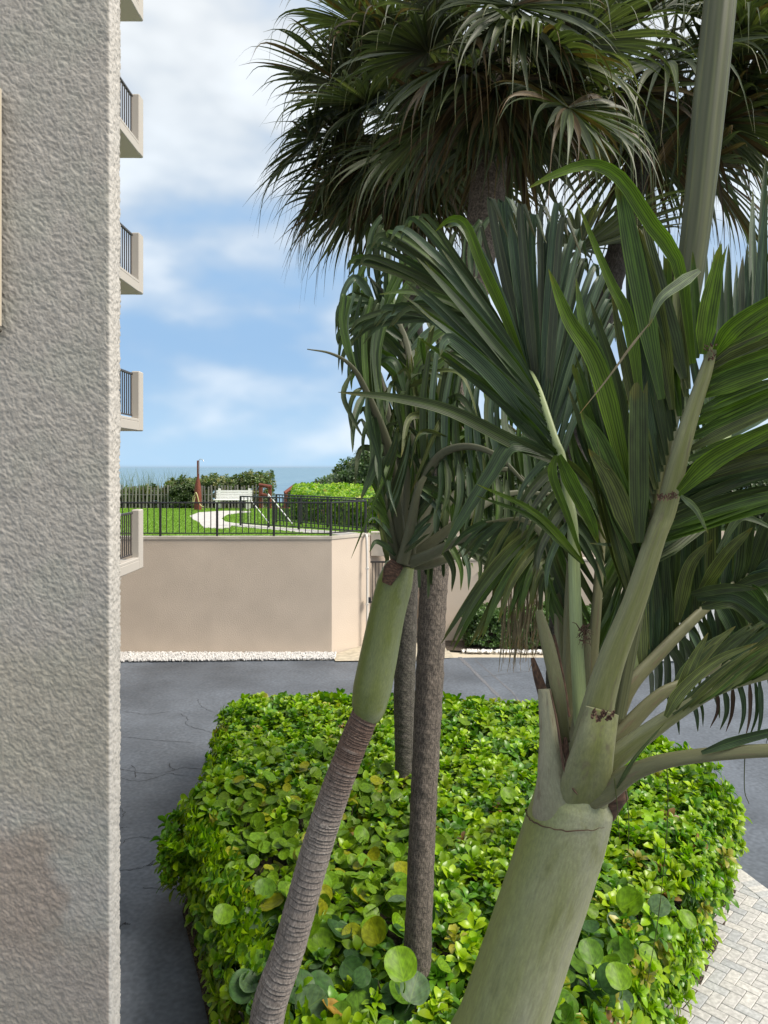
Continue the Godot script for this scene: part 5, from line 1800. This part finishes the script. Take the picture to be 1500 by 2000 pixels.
	one(F2, [1092, 889, 1.74, 1120, 950, 1.72, 1153, 1015, 1.7, 1168, 1062, 1.69], 30, "bright", 0.2)
	one(F2, [1085, 890, 1.73, 1080, 930, 1.72, 1110, 1010, 1.7, 1140, 1100, 1.68], 18, "bright", 0.2)
	one(F2, [1140, 1100, 1.68, 1045, 1002, 1.66, 932, 946, 1.64], 15, "bright", 0.2)
	one(F2, [1136, 1100, 1.68, 1040, 1012, 1.67, 930, 968, 1.66], 12, "mid", 0.2)
	fan(F2, [1088, 880, 1.8, 1116, 1010, 1.75], [1000, 1000, 1.75, 1060, 1160, 1.7], 9, 18, ["dark", "dark2", "ash", "blue"], Vector3(-10, -8, 0), 0.6)
	fan(F2, [1092, 890, 1.8, 1118, 1030, 1.75], [1180, 1010, 1.78, 1185, 1160, 1.75], 9, 18, ["dark2", "dark", "olive"], Vector3(4, -10, 0), 0.6)
	one(F2, [1250, 1075, 1.6, 1210, 1066, 1.59, 1152, 1061, 1.58], 10, "pale", 0.2)

	# --- drooping left frond
	var F7 := frond(o, [1110, 1420, 1.72, 1096, 1250, 1.78, 1082, 1120, 1.84, 1062, 1050, 1.9, 1020, 1015, 1.98, 950, 1020, 2.1], [18, 12, 9, 7, 5, 2], "petiole_olive")
	fan(F7, [1040, 1028, 1.94, 1082, 1110, 1.84], [868, 1244, 1.85, 916, 1264, 1.8, 985, 1215, 1.8, 1015, 1205, 1.78, 1040, 1190, 1.78, 1075, 1230, 1.78], 15, 20, ["olive", "dark2", "olive", "mid"], Vector3(-4, -14, 0), 0.4)
	one(F7, [1045, 1028, 1.93, 960, 1115, 1.9, 868, 1242, 1.86], 24, "olive", 0.2)
	one(F7, [1056, 1042, 1.92, 990, 1130, 1.88, 917, 1262, 1.84], 24, "olive", -0.2)
	fan(F7, [1000, 1015, 2.0, 1080, 1110, 1.86], [930, 1180, 1.95, 1000, 1160, 1.9, 1060, 1170, 1.88], 12, 18, ["dark", "dark2", "olive"], Vector3(-4, -14, 0), 0.7)
	fan(F7, [1020, 1015, 1.98, 960, 1018, 2.1], [950, 1110, 2.1, 880, 1080, 2.2], 6, 20, ["dark2", "dark"], Vector3(0, -10, 0), 0.5)
	fan(F7, [1082, 1120, 1.84, 1095, 1250, 1.78], [1110, 1290, 1.85, 1090, 1390, 1.85], 5, 18, ["dark2", "ash"], Vector3(4, 0, 0), 0.5)
	g = Geo.new()
	for k in 70:
		var x := R(978, 1048)
		var b := P(x + R(0, 25), R(1080, 1180), 1.95)
		var e := P(x, R(1240, 1315), 1.95 + R() * 0.05)
		blade(g, PackedVector3Array([b, b.lerp(e, 0.5) + Vector3(R(), R(), R()) * 0.012, e + Vector3(R(), 0, 0) * 0.01]), R(0.0025, 0.005), Vector3(R(), 0, 1), 0.0, 7, 2)
	part(F7, "dry_strands", g.mesh(), LEAF.straw, "stuff")

	# --- inner upright frond
	var F9 := frond(o, [1136, 1490, 1.72, 1160, 1250, 1.78, 1178, 1000, 1.86, 1190, 780, 1.94], [16, 11, 8, 4], "petiole_olive")
	fan(F9, [1150, 1330, 1.76, 1188, 830, 1.92], [1062, 1130, 1.82, 1085, 980, 1.86, 1110, 840, 1.9, 1150, 690, 1.95], 24, 19, ["dark2", "dark", "olive", "mid"], Vector3(-8, 0, 0), 0.8, Vector3(-8, 10, 0))
	fan(F9, [1154, 1330, 1.77, 1192, 830, 1.93], [1222, 1130, 1.84, 1240, 980, 1.88, 1250, 840, 1.92, 1230, 690, 1.96], 22, 19, ["dark2", "dark", "olive", "mid"], Vector3(6, 0, 0), 0.8)
	# --- fronds at right
	var F6 := frond(o, [1170, 1490, 1.7, 1223, 1355, 1.72, 1283, 1282, 1.76, 1370, 1195, 1.83, 1450, 1130, 1.9, 1570, 1075, 2.0], [24, 15, 13, 10, 6, 3], "petiole_olive")
	fan(F6, [1255, 1315, 1.76, 1370, 1195, 1.84, 1490, 1110, 1.93], [1262, 1060, 1.85, 1330, 980, 1.85, 1430, 960, 1.88, 1570, 970, 1.9], 22, 38, ["dark2", "dark2", "dark", "olive"], Vector3(-6, 0, 0), 0.45)
	one(F6, [1322, 1215, 1.76, 1345, 1108, 1.72, 1392, 1053, 1.7], 28, "olive", 0.2)
	one(F6, [1365, 1160, 1.78, 1420, 1080, 1.72, 1470, 1030, 1.7], 26, "olive", 0.2)
	one(F6, [1361, 1168, 1.76, 1435, 1160, 1.72, 1500, 1206, 1.7, 1560, 1260, 1.68], 32, "dark", 0.2)
	one(F6, [1370, 1185, 1.78, 1440, 1180, 1.76, 1520, 1280, 1.75], 28, "dark2", 0.2)
	one(F6, [1350, 1160, 1.74, 1420, 1148, 1.7, 1480, 1150, 1.68], 22, "dark2", 0.2)
	one(F6, [1400, 1080, 1.7, 1440, 1016, 1.68, 1475, 1016, 1.67, 1530, 1045, 1.66], 14, "pale", 0.1)
	fan(F6, [1400, 1180, 1.86, 1490, 1115, 1.93], [1380, 1310, 1.95, 1450, 1270, 2.0], 9, 20, ["blue", "dark", "blue", "mid"], Vector3(10, -14, 0), 0.6)
	fan(F6, [1270, 1300, 1.78, 1350, 1220, 1.84], [1262, 1390, 1.9, 1350, 1345, 1.95], 12, 11, ["blue", "dark", "blue"], Vector3(6, -4, 0), 0.7)
	fan(F6, [1430, 1150, 1.88, 1520, 1095, 1.95], [1560, 1130, 1.85, 1600, 1030, 1.9], 6, 30, ["dark", "dark2", "blue"], Vector3(0, -12, 0), 0.5)
	fan(F6, [1395, 1172, 1.84, 1510, 1100, 1.94], [1440, 1320, 1.8, 1500, 1290, 1.8, 1580, 1210, 1.82], 10, 30, ["dark", "dark2", "mid"], Vector3(16, -22, 0), 0.6)
	fan(F6, [1300, 1262, 1.78, 1400, 1170, 1.85], [1330, 1350, 1.84, 1410, 1330, 1.86], 9, 17, ["dark", "blue", "dark2"], Vector3(10, -10, 0), 0.6)
	var F5 := frond(o, [1168, 1520, 1.58, 1184, 1494, 1.57, 1305, 1403, 1.56, 1413, 1342, 1.55, 1560, 1305, 1.54], [28, 24, 16, 11, 7], "petiole")
	fan(F5, [1315, 1395, 1.55, 1470, 1325, 1.54], [1470, 1262, 1.55, 1600, 1230, 1.52], 11, 22, ["olive", "olive", "dark2", "mid"], Vector3(0, -4, 0), 0.4)
	one(F5, [1318, 1385, 1.54, 1348, 1303, 1.54, 1383, 1236, 1.54], 24, "olive", 0.2)
	one(F5, [1300, 1400, 1.53, 1330, 1350, 1.53, 1400, 1290, 1.53, 1480, 1255, 1.52], 24, "olive", 0.1)
	fan(F5, [1395, 1350, 1.56, 1520, 1315, 1.55], [1385, 1420, 1.58, 1450, 1440, 1.58, 1520, 1450, 1.58], 9, 12, ["dark", "blue", "brown", "dark2"], Vector3(8, -4, 0), 0.6)
	var F5b := frond(o, [1184, 1480, 1.66, 1210, 1438, 1.66, 1283, 1362, 1.68, 1340, 1332, 1.7, 1440, 1285, 1.75, 1570, 1240, 1.8], [22, 18, 13, 10, 7, 4], "petiole_olive")
	fan(F5b, [1310, 1348, 1.69, 1460, 1277, 1.76], [1420, 1230, 1.72, 1580, 1200, 1.74], 10, 24, ["dark2", "dark", "olive"], Vector3(0, -8, 0), 0.5)
	fan(F5b, [1300, 1352, 1.69, 1480, 1270, 1.78], [1330, 1440, 1.72, 1500, 1370, 1.8], 7, 12, ["blue", "dark"], Vector3(6, -4, 0), 0.6)
	var F4 := frond(o, [1140, 1556, 1.56, 1179, 1546, 1.53, 1240, 1507, 1.5, 1327, 1481, 1.46, 1500, 1466, 1.4, 1640, 1474, 1.36], [30, 23, 16, 14, 13, 11], "petiole_olive", 0.2, 0.7, Vector3(0, 0.6, 0.8))
	one(F4, [1370, 1470, 1.43, 1440, 1446, 1.42, 1540, 1424, 1.4, 1600, 1430, 1.4], 20, "dark", 0.3)
	one(F4, [1204, 1540, 1.5, 1240, 1480, 1.5, 1300, 1410, 1.52], 8, "dark2", 0.2)
	# a frond standing behind, blue green
	var F8 := frond(o, [1190, 1420, 1.8, 1300, 1150, 1.95, 1400, 900, 2.1, 1480, 700, 2.25, 1530, 560, 2.35], [16, 12, 9, 6, 3], "petiole_pale")
	fan(F8, [1390, 930, 2.1, 1490, 680, 2.26], [1375, 500, 2.2, 1415, 480, 2.3, 1460, 500, 2.35, 1500, 300, 2.4], 14, 25, ["blue", "blue", "dark", "ash"], Vector3(-4, 0, 0), 0.5)
	fan(F8, [1370, 980, 2.1, 1500, 660, 2.28], [1600, 900, 2.1, 1640, 520, 2.3], 12, 26, ["dark", "blue", "mid"], Vector3(0, -10, 0), 0.5)
	fan(F8, [1310, 1130, 1.96, 1400, 900, 2.1], [1250, 760, 2.1, 1330, 640, 2.2], 10, 25, ["dark", "dark2"], Vector3(-4, 0, 0), 0.5)
	# hanging threads
	g = Geo.new()
	for a in [[1222, 1545, 1228, 1600, 1226, 1690, 1.5], [1302, 1480, 1304, 1600, 1290, 1760, 1.47], [1290, 1760, 1280, 1830, 1262, 1930, 1.47], [1455, 1462, 1454, 1540, 1463, 1570, 1.42], [1200, 1520, 1206, 1580, 1210, 1640, 1.5], [1266, 1180, 1267, 1220, 1268, 1268, 1.5], [1166, 855, 1175, 905, 1190, 918, 1.5]]:
		tube(g, pl([a[0], a[1], a[6], a[2], a[3], a[6], a[4], a[5], a[6]]), [0.0011, 0.0009, 0.0007], 12, 5)
	part(o, "hanging_threads", g.mesh(), LEAF.olive)
